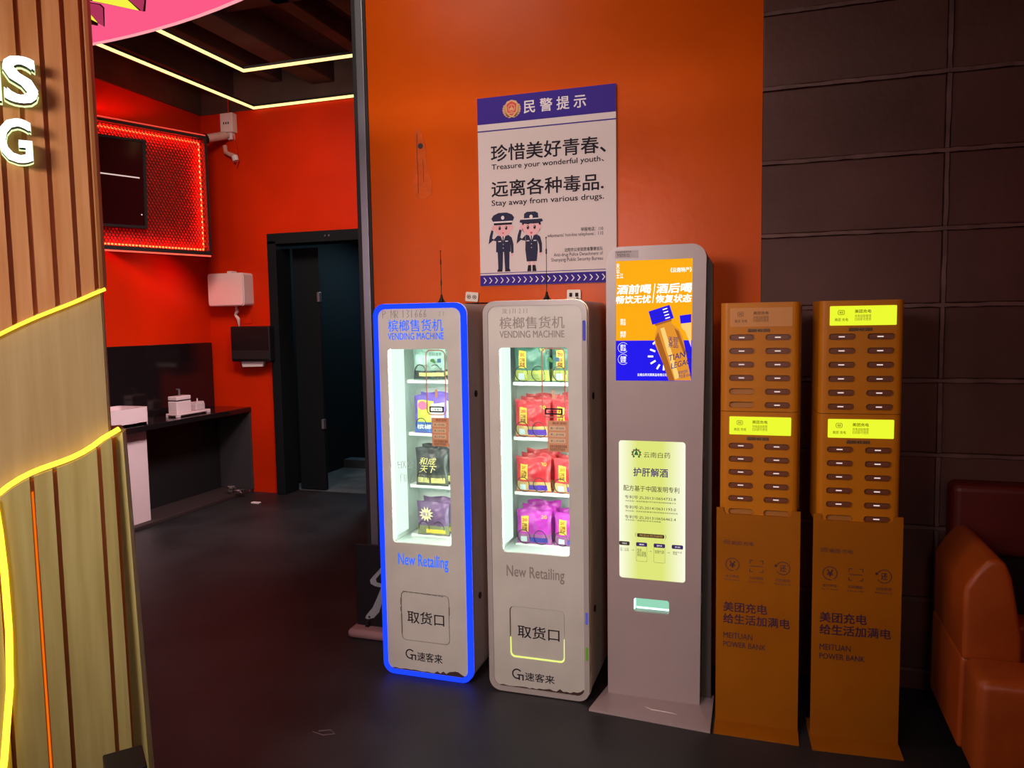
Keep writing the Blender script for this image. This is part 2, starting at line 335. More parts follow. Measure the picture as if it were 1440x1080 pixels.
# ------------------------------------------------------------ counter and basin
ct = thing('washroom_counter', 'black glossy counter along left wall ending at the orange wall', 'counter', (-4.7, 5.1, 0))
link('worktop', B().bbox(-.215, .2, -1.4, .84, .755, .80, .006).me('w', M_blkgloss), ct)
link('splashback', B().bbox(-.218, -.19, -1.4, .82, .80, 1.4, .003).me('w', M_blkgloss), ct, label='tall black splashback')
link('counter_end_shade', B().bbox(-.2, .19, .825, .845, .03, .755, .003).me('w', P('shaded_wall_grey', (.045, .04, .042), .5)), ct)  # shade on the far wall under the counter, built as a grey sheet
link('back_panel', B().bbox(-.215, -.16, -1.2, .82, .03, .755, .003).me('w', M_blackm), ct)
ps = thing('basin_pedestal', 'white pedestal block standing under the left counter', 'pedestal', (-4.66, 4.5, 0))
link('cabinet_body', B().bbox(-.18, .07, -.55, .26, 0, .75, .008).me('p', M_ceramic), ps)
bs = thing('wash_basin', 'white square wash basin on the left counter', 'basin', (-4.66, 4.5, .80))
link('bowl', B().prism(rr(-.19, .11, -.4, .255, .03), 0, .02).me('b0', M_ceramic), bs)
q = B(); q.v = []
ou = rr(-.19, .11, -.4, .255, .03); inn = rr(-.172, .092, -.38, .237, .03)
bq = B().plate(ou, [inn], .0, .135); bq.v = [(a[0], a[2], a[1]) for a in bq.v]; bq.f = [tuple(reversed(g)) for g in bq.f]
link('rim', bq.me('b', M_ceramic), bs)
tr = thing('vanity_tray', 'small white footed tray on the black counter', 'tray', (-4.66, 5.31, .80))
link('tray_plate', B().bbox(-.06, .06, -.2, .2, .012, .03, .004).me('t', M_ceramic), tr)
for x in (-.05, .05):
    for y in (-.18, .18): link('foot', B().bbox(x-.01, x+.01, y-.02, y+.02, 0, .013, .002).me('f', M_ceramic), tr)
so = thing('soap_dispenser', 'white square pump dispenser with dark band on the tray', 'dispenser', (-4.66, 5.21, .83))
link('bottle', B().bbox(-.045, .045, -.085, .085, 0, .10, .006).me('b', M_ceramic), so)
link('collar', B().bbox(-.043, .043, -.08, .08, .10, .108, .002).me('b', M_blackm), so)
link('cap', B().bbox(-.045, .045, -.085, .085, .108, .142, .006).me('b', M_ceramic), so)
link('pump', B().tube([(0, 0, .142), (0, 0, .2)], .008, 10).tube([(0, 0, .195), (0, -.03, .2)], .006, 8).me('b', M_grey), so)
so = thing('lotion_jar', 'small clear jar with pump at the right end of the tray', 'jar', (-4.66, 5.42, .83))
link('jar_body', B().bbox(-.035, .035, -.055, .055, 0, .06, .008).me('b', P('frosted', (.6, .5, .52), .2)), so)
link('lid', B().bbox(-.03, .03, -.05, .05, .06, .072, .003).tube([(0, 0, .072), (0, 0, .1)], .005, 8).me('b', M_ceramic), so)
fl = B(); random.seed(9)
for k in range(16):
    c = Vector((random.uniform(-.13, .13), random.uniform(-.05, .05), random.uniform(0.008, .04)))
    p = [c+Vector([random.uniform(-.03, .03) for _ in range(2)]+[random.uniform(-.008, .03)]) for _ in range(4)]
    fl.add(p, [(0, 1, 2), (0, 2, 3), (0, 3, 1), (1, 3, 2)])
link('crumpled_foil', fl.me('f', P('foil', (.35, .3, .3), .25, metal=.8)), loc=(-4.5, 5.72, .035), label='crumpled shiny wrapper scraps on floor under counter end', category='litter')
link('litter_scrap', B().bbox(-.04, .04, -.02, .02, 0, .012, .004).me('f', M_white), loc=(-4.2, 5.55, 0), label='small pale scrap on the dark floor by the doorway', category='litter')

# dispensers on far wall
pd = thing('toilet_roll_dispenser', 'white plastic paper dispenser box on the far orange wall', 'dispenser', (-4.625, 5.95, 1.73))
link('housing', B().plate(rr(-.195, .195, 0, .295, .025), [], -.13, -.0).me('h', M_white), pd)
link('cover', B().plate(rr(-.187, .187, .008, .287, .025), [], -.14, -.13).me('h', P('cover_white', (.78, .68, .67), .35)), pd)
link('latch', B().bbox(.0, .05, -.11, -.03, .295, .315, .006).me('h', M_white), pd)
link('hanging_tissue', B().tube([(.03, -.04, 0), (.05, -.05, -.05), (.02, -.04, -.08), (.06, -.05, -.12), (.055, -.04, -.2)], .008, 6, radii=[.006, .018, .012, .016, .003]).me('h', M_white), pd)
pd = thing('paper_towel_dispenser', 'black paper towel dispenser with white towel hanging below, beside doorway', 'dispenser', (-4.4, 5.95, 1.225))
link('housing', B().bbox(-.21, .21, -.12, 0, 0, .32, .012).me('h', M_black), pd)
link('front_lip', B().bbox(-.2, .2, -.128, -.118, .02, .1, .004).me('h', M_blackm), pd)
link('paper_towel', B().plate([(-.125, 0), (-.115, -.05), (.1, -.045), (.115, 0)], [], -.09, -.06).me('h', M_white), pd)
tg = link('socket_plate', B().plate(rr(-.045, .045, -.06, .06, .008), [rr(-.03, .03, -.045, .045, .004)], -.006, -.0005).me('s', M_far), loc=(-4.5, 5.95, 1.63), label='small painted over wall plate between the two dispensers', category='socket')
cd = thing('security_camera', 'white wall camera with dark lens end in the upper corner', 'camera', (-4.6, 5.95, 3.2))
link('bracket', B().bbox(-.01, .05, -.05, 0, .02, .09, .006).me('b', M_white), cd)
link('camera_body', B().tube([(.02, -.06, .05), (.0, -.1, .05)], .02, 10).tube([(.0, -.08, .05), (-.05, -.26, -.01)], .036, 14).me('b', P('cam_white', (.6, .4, .38), .4)), cd)
link('lens_hood', B().tube([(-.05, -.26, -.01), (-.10, -.36, -.05)], .042, 14).me('b', M_black), cd)
jb_ = thing('junction_box', 'small white junction box high on the far wall near the corner', 'box', (-4.59, 5.95, 3.36))
link('box_body', B().bbox(-.065, .065, -.07, 0, -.08, .09, .006).me('b', M_white), jb_)
text(jb_, '▪▪▪', -.03, .03, -.01, .01, -.0715, M_ink)
link('cable', B().tube([(.03, -.03, -.08), (.06, -.03, -.2), (.08, -.03, -.33), (.06, -.03, -.38)], .006, 6).me('c', M_far), jb_)
link('cable', B().tube([(.0, -.03, .09), (-.0, -.03, .11), (-.0, -.03, .4)], .006, 6).me('c', M_far), jb_)
cb = thing('cable_fitting', 'pinkish cable elbow with plug hanging below the wall camera', 'cable', (-4.58, 5.9, 3.07))
link('cable', B().tube([(-.05, 0, .1), (-.04, 0, .04), (.0, 0, .02), (.05, 0, 0), (.06, 0, -.02)], .02, 8).me('c', P('fit', (.6, .3, .26), .4)), cb)
link('plug', B().tube([(.05, 0, 0), (.065, 0, -.045)], .028, 10).me('c', M_white), cb)

# ------------------------------------------------------------ wooden facade column
EX, EY = -1.63, 1.62; tv_ = Vector((.643, .766)).normalized(); nv = Vector((tv_.y, -tv_.x)); RC = .015; S0 = -.048
def fpt(s, off, z):
    """s: along the facade (0 at the right corner start), positive s wraps round the corner"""
    s0 = S0
    if s <= s0:
        p = Vector((EX, EY))+tv_*s+nv*off
    else:
        a = min((s-s0)/RC, PI/2); rest = max(0, (s-s0)-RC*PI/2)
        c = Vector((EX, EY))+tv_*s0-nv*RC
        p = c+(nv*math.cos(a)+tv_*math.sin(a))*(RC+off)-nv*rest
    return Vector((p.x, p.y, z))
def zlo(s):
    s = min(s, -.03)
    if s > -.34: return 1.316+.64*s+.02*math.sin(s*18)
    return 1.10+.13*math.sin((s+.34)*5-.3)+.035
def zup(s):
    s = min(s, -.03)
    if s > -.34: return 1.672+.5*s+.003*math.sin(s*22)
    return 1.50+.1*math.sin((s+.34)*5)
fc = thing('wooden_facade', 'wavy timber slat facade with glowing yellow strips at far left', 'facade', (EX, EY, 0))
FO = Vector((EX, EY, 0))
def sheet(s0, s1, off0, off1, zb, zt, n=None, nz=1, obot=None):
    n = n or max(2, int((s1-s0)/.03)); b = B(); v = []; f = []
    for i in range(n+1):
        s = s0+(s1-s0)*i/n; a, c = zb(s), zt(s)
        for j in range(nz+1):
            z = a+(c-a)*j/nz; e = (obot or 0)*(1-j/nz)
            v.append(fpt(s, off0, z)-FO); v.append(fpt(s, off1+e, z)-FO)
    q = 2*(nz+1)
    for i in range(n):
        for j in range(nz):
            a = i*q+2*j; c = a+q
            f += [(a+1, c+1, c+3, a+3), (a, a+2, c+2, c)]
        a = i*q; c = a+q; f.append((a, c, c+1, a+1)); a += 2*nz; c += 2*nz; f.append((a, a+1, c+1, c))
    for i in (0, n):
        for j in range(nz):
            a = i*q+2*j; f.append((a, a+1, a+3, a+2) if i == 0 else (a, a+2, a+3, a+1))
    return b.add(v, f)
def wood(name, c, c2): return P(name, c, .5, scale=3, stretch=(14, 14, .9), c2=c2, bump=.06, bscale=6, spec=.3)
M_wu = wood('upper_slat_wood', (.40, .20, .075), (.33, .14, .04))
M_wm = wood('middle_band_wood', (.33, .25, .115), (.29, .21, .09))
M_wl = wood('lower_slat_wood', (.35, .31, .115), (.29, .245, .08))
M_gap = P('gap_wood', (.44, .115, .02), .6)
link('backing_board', sheet(-1.5, .12, .0, .019, lambda s: 0, lambda s: zlo(s)-.02).me('b', M_gap), fc)
link('backing_board', sheet(-1.5, .12, -.03, -.006, lambda s: 0, lambda s: 2.49).me('b', M_gap), fc)
link('middle_panel', sheet(-1.5, -.0425, -.006, 0, lambda s: zlo(s)-.02, lambda s: zup(s)+.008).me('b', M_wm), fc, label='smooth plain band between the strips')
link('middle_panel', sheet(-.039, .1, -.006, 0, lambda s: zlo(s)-.02, lambda s: zup(s)+.008).me('b', M_wm), fc)
def slats(edges, gap, off, zb, zt, mat, kind, obot=0, nz=1):
    for i in range(len(edges)-1):
        a, b = edges[i]+gap/2, edges[i+1]-gap/2
        link('slat', sheet(a, b, -.005, off+(i % 3)*.0015, zb, zt, n=max(8, int((b-a)/.006)), nz=nz, obot=obot).me('slat', mat), fc)
e_up = [-1.5+.0475*i for i in range(26)]; e_up = [e for e in e_up if e < -.3]+[-.284, -.236, -.19, -.141, -.092, -.050, .01, .05, .09]
slats(e_up, .011, .006, lambda s: zup(s)+.004, lambda s: 2.49, M_wu, 'upper')
e_lo = [-1.5+.075*i for i in range(16)]; e_lo = [e for e in e_lo if e < -.31]+[-.30, -.2225, -.172, -.070, -.040, .01, .06, .10]
slats(e_lo, .010, .03, lambda s: 0, lambda s: zlo(s)-.012, M_wl, 'lower', obot=.03, nz=2)
M_yled = E('yellow_led', (1, .60, .03), 3.2)
def ledline(s0, s1, zf, off, r, dz=0):
    pts = [fpt(s0+(s1-s0)*i/60, off, zf(s0+(s1-s0)*i/60)+dz)-FO for i in range(61)]
    return B().tube(pts, r, 8).me('led', M_yled)
link('light_strip', ledline(-1.45, -.036, zup, .008, .0045), fc, label='upper glowing yellow strip')
link('light_strip', ledline(-1.45, -.036, zlo, .026, .0070), fc, label='lower glowing yellow strip')
pts = [(-.303, 1.13), (-.297, 1.05), (-.293, .95), (-.292, .80), (-.298, .66), (-.32, .48), (-.35, .3), (-.38, .05)]
link('light_strip', B().tube([fpt(s, .038+.034*(1-z/1.13), z)-FO for s, z in pts], .008, 8).me('led', M_yled), fc, label='vertical glowing yellow strip')
link('light_strip', sheet(-.2255, -.2205, .0195, .0225, lambda s: .1, lambda s: zlo(s)-.05).me('g', E('orange_gap_glow', (.95, .17, .004), .9)), fc, label='orange glow in the gap between slats')
link('torn_sticker', sheet(-.222+.004, -.205, .032, .034, lambda s: .95, lambda s: 1.12).me('st', P('torn', (.35, .28, .26), .5, var=.5, scale=60)), fc)
# illuminated letters
M_lface = E('letter_face', (.86, 1, .97), 2.0); M_lside = P('letter_side', (.05, .06, .06), .4)
def letters(body, s0, s1, z0, z1, label):
    t = thing('sign_letter', label, 'sign letter', fpt((s0+s1)/2, .016, z0), math.atan2(tv_.y, tv_.x))
    hw = (s1-s0)/2
    link('letter_face', tmesh(body, -hw, hw, 0, z1-z0, -.040, M_lface, bold=.035), t)
    link('letter_side', tmesh(body, -hw, hw, 0, z1-z0, -.0392, M_lside, bold=.035, ext=.024), t)
    link('halo_plate', tmesh(body, -hw, hw, 0, z1-z0, -.006, E('letter_halo', (.75, 1, .45), 1.3), bold=.05, ext=.004), t)
letters('S', -.222, -.158, 2.098, 2.203, 'white glowing letter S at the left edge, upper row')
letters('G', -.241, -.176, 1.955, 2.055, 'white glowing letter G at the left edge, lower row')
letters('N', -.295, -.2325, 2.098, 2.198, 'white glowing letter just left of the S')
bx = thing('black_box', 'small black box in front of the slat facade at lower left', 'box', (-1.462, 1.412, 0), math.atan2(tv_.y, tv_.x))
link('box_body', B().bbox(-.06, .03, -.03, .08, 0, .485, .004).me('b', M_black), bx)
link('side_edge', B().bbox(-.065, -.055, -.035, -.02, 0, .445, .002).me('b', P('red_edge_paint', (.45, .12, .07), .5)), bx)
# canopy disc
cn = thing('round_canopy', 'glowing pink round canopy above the timber facade, top left', 'canopy', (-2.25, -.44, 2.5))
disc = [(2.53*math.cos(2*PI*i/160), 2.53*math.sin(2*PI*i/160)) for i in range(160)]
q = B().plate([(p[0]*.998, p[1]*.998) for p in disc], [[(p[0]*.8, p[1]*.8) for p in disc]], 0, .05); q.v = [(a[0], a[2], a[1]) for a in q.v]
link('light_panel', q.me('d', E('pink_panel', (1, .105, .25), .98)), cn, label='pink glowing outer ring')
link('unseen_dark_centre', B().prism([(p[0]*.8, p[1]*.8) for p in disc], 0, .05).me('d', P('dark_centre', (.05, .03, .03), .6)), cn)  # unseen dark centre, shaped in to cut the pink light of the canopy
bq = B().plate(disc, [[(p[0]*.996, p[1]*.996) for p in disc]], -.004, .06); bq.v = [(a[0], a[2], a[1]) for a in bq.v]
link('edge_trim', bq.me('e', E('pink_edge', (1, .38, .42), 1.0)), cn)
link('cover', B().prism([(p[0]*.999, p[1]*.999) for p in disc], .052, .075).me('c', M_blackm), cn)
KY = E('print_yellow', (.93, .90, .06), 1.0); KM = E('print_magenta', (.42, .035, .10), 1.0); KD = P('print_dark', (.03, .008, .012), .6)
sh = [([(-1.869, 1.80), (-1.863, 1.822), (-1.779, 1.931), (-1.716, 1.868), (-1.74, 1.795)], KD, 1), ([(-1.76, 1.854), (-1.783, 1.925), (-1.722, 1.867), (-1.682, 1.819), (-1.74, 1.805)], KM, 3), ([(-1.838, 1.782), (-1.860, 1.816), (-1.835, 1.849), (-1.789, 1.915), (-1.765, 1.852), (-1.745, 1.803)], KY, 2),
      ([(-1.896, 1.806), (-1.880, 1.823), (-1.861, 1.845), (-1.871, 1.868), (-1.986, 1.98), (-1.98, 1.942)], KD, 1), ([(-1.90, 1.809), (-1.884, 1.823), (-1.866, 1.845), (-1.875, 1.866), (-1.984, 1.974), (-1.976, 1.942)], KM, 2), ([(-1.915, 1.826), (-1.936, 1.872), (-1.976, 1.942), (-1.971, 1.906), (-1.965, 1.869)], KY, 3), ([(-1.972, 1.86), (-1.978, 1.9), (-1.98, 1.945), (-1.987, 1.955), (-2.0, 1.967), (-2.012, 1.948), (-2.015, 1.915)], KD, 1)]
for poly, m, L in sh:
    link('printed_shard', B().prism([(p[0]+2.25, p[1]+.44) for p in poly], -.001-.0012*L, -.0006*L).me('s', m), cn)

# ------------------------------------------------------------ poster
PX, PZ, PYY = -.945, 1.717, WY
po = thing('police_notice_board', 'large white and blue notice board with two printed officers on orange wall', 'notice board', (PX, PYY, PZ))
pb = link('board', B().bbox(-.324, .324, -.014, -.001, 0, .861, .002, seg=1).me('b', M_paper), po)
def ps_(x, z): return (x-PX, z-PZ)
for z0, z1 in ((.741, .8605), (.707, .7125), (.001, .05), (.0575, .0605)):
    link('colour_band', B().rect(-.3235, .3235, z0, z1, -.0145).me('b', M_blue), po)
ch = B()
for i in range(22):
    x = -.308+i*.0282
    ch.flat([(x, .012), (x+.005, .012), (x+.016, .0255), (x+.005, .039), (x, .039), (x+.011, .0255)], -.0150)
link('chevrons', ch.me('c', M_prwhite), po)
def ptext(s, x0, x1, z0, z1, m, bold=0, skew=0): text(po, s, x0-PX, x1-PX, z0-PZ, z1-PZ, -.0152, m, bold=bold, skew=skew)
ptext('民 警 提 示', -1.042, -.755, 2.49, 2.547, M_prwhite, .022)
ptext('珍惜美好青春、', -1.204, -.668, 2.287, 2.36, M_ink, .022)
ptext('Treasure your wonderful youth、', -1.202, -.676, 2.243, 2.274, M_ink, .014)
ptext('远离各种毒品.', -1.204, -.679, 2.126, 2.198, M_ink, .022)
ptext('Stay away from various drugs.', -1.205, -.677, 2.078, 2.111, M_ink, .014)
ptext('举报电话：110', -.783, -.681, 1.948, 1.966, M_ink, .01)
ptext("informants' hot-line telephone：110", -.938, -.681, 1.924, 1.944, M_ink)
ptext('沈阳市公安局禁毒警察支队', -.86, -.683, 1.860, 1.877, M_ink, .01)
ptext('Anti-drug Police Detachment of', -.91, -.683, 1.836, 1.856, M_ink)
ptext('Shenyang Public Security Bureau', -.922, -.683, 1.813, 1.834, M_ink)
# badge
ex, ez = ps_(-1.101, 2.516); b = B()
for k in range(7):
    for sgn in (-1, 1):
        a = math.radians(-90+sgn*(18+k*17)); r = .033
        b.flat([(ex+r*math.cos(a)+.012*math.cos(a+t)*1.0, ez-.002+r*math.sin(a)*1.0+.0065*math.sin(a+t)) for t in [i*PI/4 for i in range(8)]], -.0149, 0)
b.flat([(ex-.03, ez+.022), (ex-.022, ez+.034), (ex, ez+.040), (ex+.022, ez+.034), (ex+.03, ez+.022), (ex+.026, ez-.014), (ex+.014, ez-.03), (ex, ez-.036), (ex-.014, ez-.03), (ex-.026, ez-.014)], -.0151, 0)
b.flat([(ex-.024, ez+.021), (ex, ez+.034), (ex+.024, ez+.021), (ex+.021, ez-.01), (ex+.011, ez-.024), (ex, ez-.03), (ex-.011, ez-.024), (ex-.021, ez-.01)], -.0153, 1)
b.flat(arc_band(ex, ez+.004, .0145, .0175, 0, 360), -.0155, 0)
b.flat([(ex-.009, ez-.006), (ex+.009, ez-.006), (ex+.009, ez+.0), (ex+.012, ez+.001), (ex, ez+.008), (ex-.012, ez+.001), (ex-.009, ez)], -.0155, 0)
b.flat([(ex+(.005 if i % 2 == 0 else .002)*math.sin(i*PI/5), ez+.012+(.005 if i % 2 == 0 else .002)*math.cos(i*PI/5)) for i in range(10)], -.0155, 0)
b.rect(ex-.016, ex+.016, ez-.021, ez-.017, -.0155, 0)
link('police_emblem', b.me('e', [M_gold, M_red]), po, label='red and gold police emblem')
# officers
def officer(cx, zb, female):
    b = B(); y = -.0150; K = dict(navy=0, skin=1, white=2, dark=3)
    def X(p): return [(cx+a, zb+c) for a, c in p]
    if not female:
        b.flat(X([(-.026, .01), (-.005, .01), (-.001, .10), (.003, .10), (.007, .01), (.028, .01), (.031, .115), (-.029, .115)]), y, 0)
        b.flat(X([(-.032, 0), (-.006, 0), (-.006, .012), (-.028, .012)]), y-.0003, 3); b.flat(X([(.006, 0), (.034, 0), (.03, .012), (.008, .012)]), y-.0003, 3)
        b.flat(X([(-.036, .09), (.036, .09), (.035, .15), (.03, .166), (-.03, .166), (-.034, .15)]), y-.0002, 0)
    else:
        b.flat(X([(-.016, .012), (-.004, .012), (-.004, .06), (-.016, .06)]), y, 1); b.flat(X([(.004, .012), (.016, .012), (.016, .06), (.004, .06)]), y, 1)
        b.flat(X([(-.022, 0), (-.003, 0), (-.003, .028), (-.018, .028)]), y-.0003, 3); b.flat(X([(.003, 0), (.022, 0), (.018, .028), (.003, .028)]), y-.0003, 3)
        b.flat(X([(-.024, .045), (.024, .045), (.03, .10), (.027, .166), (-.027, .166), (-.03, .10)]), y-.0002, 0)
    b.flat(X([(.028, .166), (.042, .155), (.05, .125), (.05, .085), (.038, .082), (.036, .12), (.028, .14)]), y-.0001, 0)      # hanging arm
    b.flat(X([(.038, .082), (.05, .085), (.047, .07), (.04, .07)]), y-.0002, 1)
    b.flat(X([(-.028, .166), (-.05, .145), (-.072, .128), (-.066, .165), (-.056, .195), (-.046, .19), (-.054, .155), (-.03, .14)]), y-.0004, 0)  # saluting arm
    b.flat(X([(-.057, .192), (-.045, .188), (-.036, .208), (-.044, .216), (-.055, .206)]), y-.0012, 1)
    b.flat(X([(-.012, .166), (.012, .166), (0, .135)]), y-.0004, 2); b.flat(X([(-.003, .162), (.003, .162), (.002, .138), (-.002, .138)]), y-.0006, 3)
    for z in (.125, .108): b.flat([(cx+p[0], zb+p[1]) for p in ell(.0, z, .0022, n=8)], y-.0006, 2)
    b.rect(cx-.024, cx-.01, zb+.137, zb+.141, y-.0006, 2); b.rect(cx+.01, cx+.024, zb+.137, zb+.141, y-.0006, 2)
    b.flat([(cx+p[0], zb+p[1]) for p in ell(.043, .20, .007, .01, n=10)], y-.0004, 1)
    if female: b.flat([(cx+p[0], zb+p[1]) for p in ell(0, .205, .047, .042, n=20)], y-.0003, 3)
    b.flat([(cx+p[0], zb+p[1]) for p in ell(0, .197, .041, .036, n=22)], y-.0006, 1)
    for sx in (-.016, .016):
        b.flat([(cx+p[0], zb+p[1]) for p in ell(sx, .2, .006, .0095, n=12)], y-.0008, 3); b.flat([(cx+p[0], zb+p[1]) for p in ell(sx-.0015, .204, .002, n=8)], y-.0010, 2)
        b.flat([(cx+sx-.007, zb+.215), (cx+sx+.007, zb+.217 if sx > 0 else zb+.213), (cx+sx+.006, zb+.2195 if sx > 0 else zb+.2165), (cx+sx-.006, zb+.2165 if sx > 0 else zb+.2195)], y-.0008, 3)
    b.flat([(cx-.007, zb+.179), (cx+.007, zb+.179), (cx+.003, zb+.174 if not female else zb+.169), (cx-.003, zb+.174 if not female else zb+.169)], y-.0009, 4)
    if not female:
        b.flat(X([(-.043, .214), (.043, .214), (.046, .228), (-.046, .228)]), y-.0008, 3)
        b.flat(X([(-.046, .226), (.046, .226), (.056, .245), (.045, .26), (.02, .27), (-.02, .27), (-.045, .26), (-.056, .245)]), y-.0010, 0)
        b.flat(X([(-.047, .224), (.047, .224), (.048, .231), (-.048, .231)]), y-.0012, 2)
    else:
        b.flat(X([(-.036, .226), (.036, .226), (.033, .262), (.02, .27), (-.02, .27), (-.033, .262)]), y-.0010, 0)
        b.flat(X([(-.056, .225), (-.03, .216), (.03, .216), (.056, .225), (.052, .236), (-.052, .236)]), y-.0012, 0)
        b.rect(cx-.035, cx+.035, zb+.236, zb+.241, y-.0013, 2)
    b.flat([(cx+p[0], zb+p[1]) for p in ell(0, .247, .008, .009, n=12)], y-.0014, 2)
    return b.me('o', [M_navy, M_skin, M_prwhite, M_ink, M_red])
link('printed_officer', officer(-1.152-PX, 1.782-PZ, False), po, label='printed male officer saluting in peaked cap')
link('printed_officer', officer(-1.015-PX, 1.779-PZ, True), po, label='printed female officer saluting in brimmed hat')

# sockets on the wall
def socket(x, z, rot, sq, label):
    t = thing('wall_socket', label, 'socket', (x, WY, z)); t.rotation_euler = (0, rot, 0)
    link('face_plate', B().plate(rr(-.032, .032, -.022, .022, .006), [], -.012, 0).me('f', P('socket_plate', (.62, .58, .5), .35)), t)
    for s in (-.014, .014):
        if sq: link('outlet', B().plate(rr(s-.007, s+.007, -.01, .008, .002), [], -.0135, -.012).me('o', M_ink), t)
        else:
            link('outlet', B().plate(ell(s, 0, .0095), [ell(s, 0, .0075)], -.0145, -.012).plate(ell(s, 0, .0035, n=10), [], -.0145, -.012).me('o', M_ink), t)
socket(-1.315, 1.669, 0.1, False, 'white wall socket with two round outlets behind first vending machine')
socket(-.819, 1.667, .02, True, 'white wall socket with two dark outlets behind second vending machine')

# ------------------------------------------------------------ vending machines
GLASS = GL('cabinet_glass', (.97, 1, .98), .035)
M_int = P('interior_white', (.74, .82, .78), .45)
M_intl = E('interior_lamp', (.84, 1, .90), 22)
M_shelf = P('shelf_white', (.85, .9, .87), .4)
M_coil = P('coil_wire', (.03, .04, .045), .35, metal=.7)
BLUE_E = E('blue_led_rim', (.008, .042, 1), 1.6)
BLUE_T = E('blue_lettering', (.03, .16, 1), 1.1)
M_rim = P('rim_acrylic', (.36, .33, .31), .25, coat=.3)
M_chip = P('chipped_edge', (.035, .015, .012), .8)
M_orst = P('orange_sticker', (.62, .30, .15), .45); M_orst2 = P('sticker_cream', (.68, .50, .30), .5)
M_stred = P('sticker_red_line', (.48, .15, .10), .5)
def vending(cx, yf, hw, lit, label, tscale, V):
    t = thing('vending_machine', label, 'vending machine', (cx, yf, 0), group='slim glass fronted vending machines')
    H = 1.632; r = .05
    out = rr(-hw, hw, .004, H, r, 8); inn = rr(-hw+.021, hw-.021, .025, H-.021, r-.014, 8)
    wx0, wx1, wz0, wz1 = V['win']; win = rr(wx0, wx1, wz0, wz1, .014, 4)
    sx0, sx1, sz0, sz1 = V['slot']; slot = rr(sx0, sx1, sz0, sz1, .02, 4)
    fp = link('front_panel', B().plate(inn, [win, slot], 0, .012).me('f', M_cabgrey), t)
    cav = (-hw+.035, hw-.035, wz0-.02, wz1+.02)
    body_out = rr(-hw+.006, hw-.002, .01, H-.004, r-.01, 8)
    cavp = rr(*cav, .005, 2)
    link('cabinet_body', B().plate(body_out, [cavp, slot], .014, .07).plate(body_out, [cavp], .07, .33).plate(body_out, [], .33, .44).me('b', M_cabside), t)
    link('corner_bead', B().plate(rr(-hw-.001, hw+.003, .006, H+.001, r, 8), [rr(-hw+.002, hw-.001, .01, H-.004, r-.002, 8)], .014, .026).me('b', M_cabgold), t, label='thin pale metal bead')
    link('rim', B().plate(out, [inn], -.004, .014).me('r', BLUE_E if lit else M_rim), t, label='glowing blue rim' if lit else 'unlit translucent grey rim')
    if not lit:
        link('rim_light', B().plate(rr(hw-.017, hw-.005, 1.47, 1.55, .0055, 5), [], -.006, -.003).me('l', E('violet_dim', (.12, .10, .48), .7)), t, label='dim violet glow')
        link('rim_light', B().plate(rr(hw-.015, hw-.005, .33, .38, .0049, 5), [], -.006, -.003).me('l', E('violet_b', (.12, .12, .60), .7)), t, label='dim violet glow')
        link('rim_light', B().plate(rr(hw-.015, hw-.005, .18, .235, .0049, 5), [], -.006, -.003).me('l', E('green_dim', (.16, .32, .03), .6)), t, label='dim green glow')
    # interior liner
    a, b_, c, d = cav; lin = B()
    lin.add([(a+.001, .013, c+.001), (a+.001, .328, c+.001), (a+.001, .328, d-.001), (a+.001, .013, d-.001)], [(0, 3, 2, 1)])
    lin.add([(b_-.001, .013, c+.001), (b_-.001, .328, c+.001), (b_-.001, .328, d-.001), (b_-.001, .013, d-.001)], [(0, 1, 2, 3)])
    lin.add([(a, .328, c), (b_, .328, c), (b_, .328, d), (a, .328, d)], [(0, 1, 2, 3)])
    lin.add([(a, .013, c+.001), (b_, .013, c+.001), (b_, .328, c+.001), (a, .328, c+.001)], [(0, 1, 2, 3)])
    lin.add([(a, .013, d-.001), (b_, .013, d-.001), (b_, .328, d-.001), (a, .328, d-.001)], [(3, 2, 1, 0)])
    li = link('interior_liner', lin.me('l', M_int), t)
    link('interior_lamp', B().box(a+.004, a+.03, .016, .024, c+.03, d-.02).box(b_-.026, b_-.004, .016, .024, c+.03, d-.02).box(a+.04, b_-.04, .02, .04, d-.012, d-.004).me('l', M_intl), t, label='white lamp strips inside the door edges')
    link('glowing_side_wall', B().box(a+.002, a+.03, .03, .15, c+.04, d-.01).me('l', E('side_wall_glow', (.84, 1, .91), 1.15)), t, label='side wall with painted lamp glow')  # lamp light on the inner side wall, put in as an even glow
    for z in V['shelves']:
        s = link('shelf', B().bbox(a+.032, b_-.003, .17-V['dy'], .32, z-.016, z, .002, seg=1).me('s', M_shelf), t)
        if z < wz1:
            for kx in V['coils']:
                for q in (-.036, .036):
                    pts = [(kx+q+.032*math.cos(th), .122-V['dy']+.17*th/(6*PI), z+.036+.034*math.sin(th)) for th in [i*PI/8 for i in range(49)]]
                    link('coil', B().tube(pts, .0017, 5).me('c', M_coil), t)
    gl = link('glass_pane', B().plate(rr(wx0-.004, wx1+.004, wz0-.004, wz1+.004, .014, 4), [], .0125, .0145).me('g', GLASS), t)
    # printed sticker frame and orange note on the glass
    q = V['stick']; g = B().plate(rr(*q, .022, 5), [rr(q[0]+.0045, q[1]-.0045, q[2]+.0045, q[3]-.0045, .018, 5)], .0115, .0122)
    link('sticker_outline', g.me('g', M_stred), t, label='red rounded sticker outline')
    cxm = (q[0]+q[1])/2; yb = .0118
    text(t, '扫码选货', q[0]+.018, q[1]-.018, q[3]-.026, q[3]-.012, yb, P('sticker_text', (.05, .09, .09), .5), bold=.02)
    bb = B().flat(ell(cxm-.014, q[3]-.045, .010, .008), yb, 0).flat(ell(cxm-.005, q[3]-.052, .007, .006), yb-.0002, 0).plate(rr(cxm+.008, cxm+.026, q[3]-.055, q[3]-.037, .004), [], yb, yb+.0004, 1)
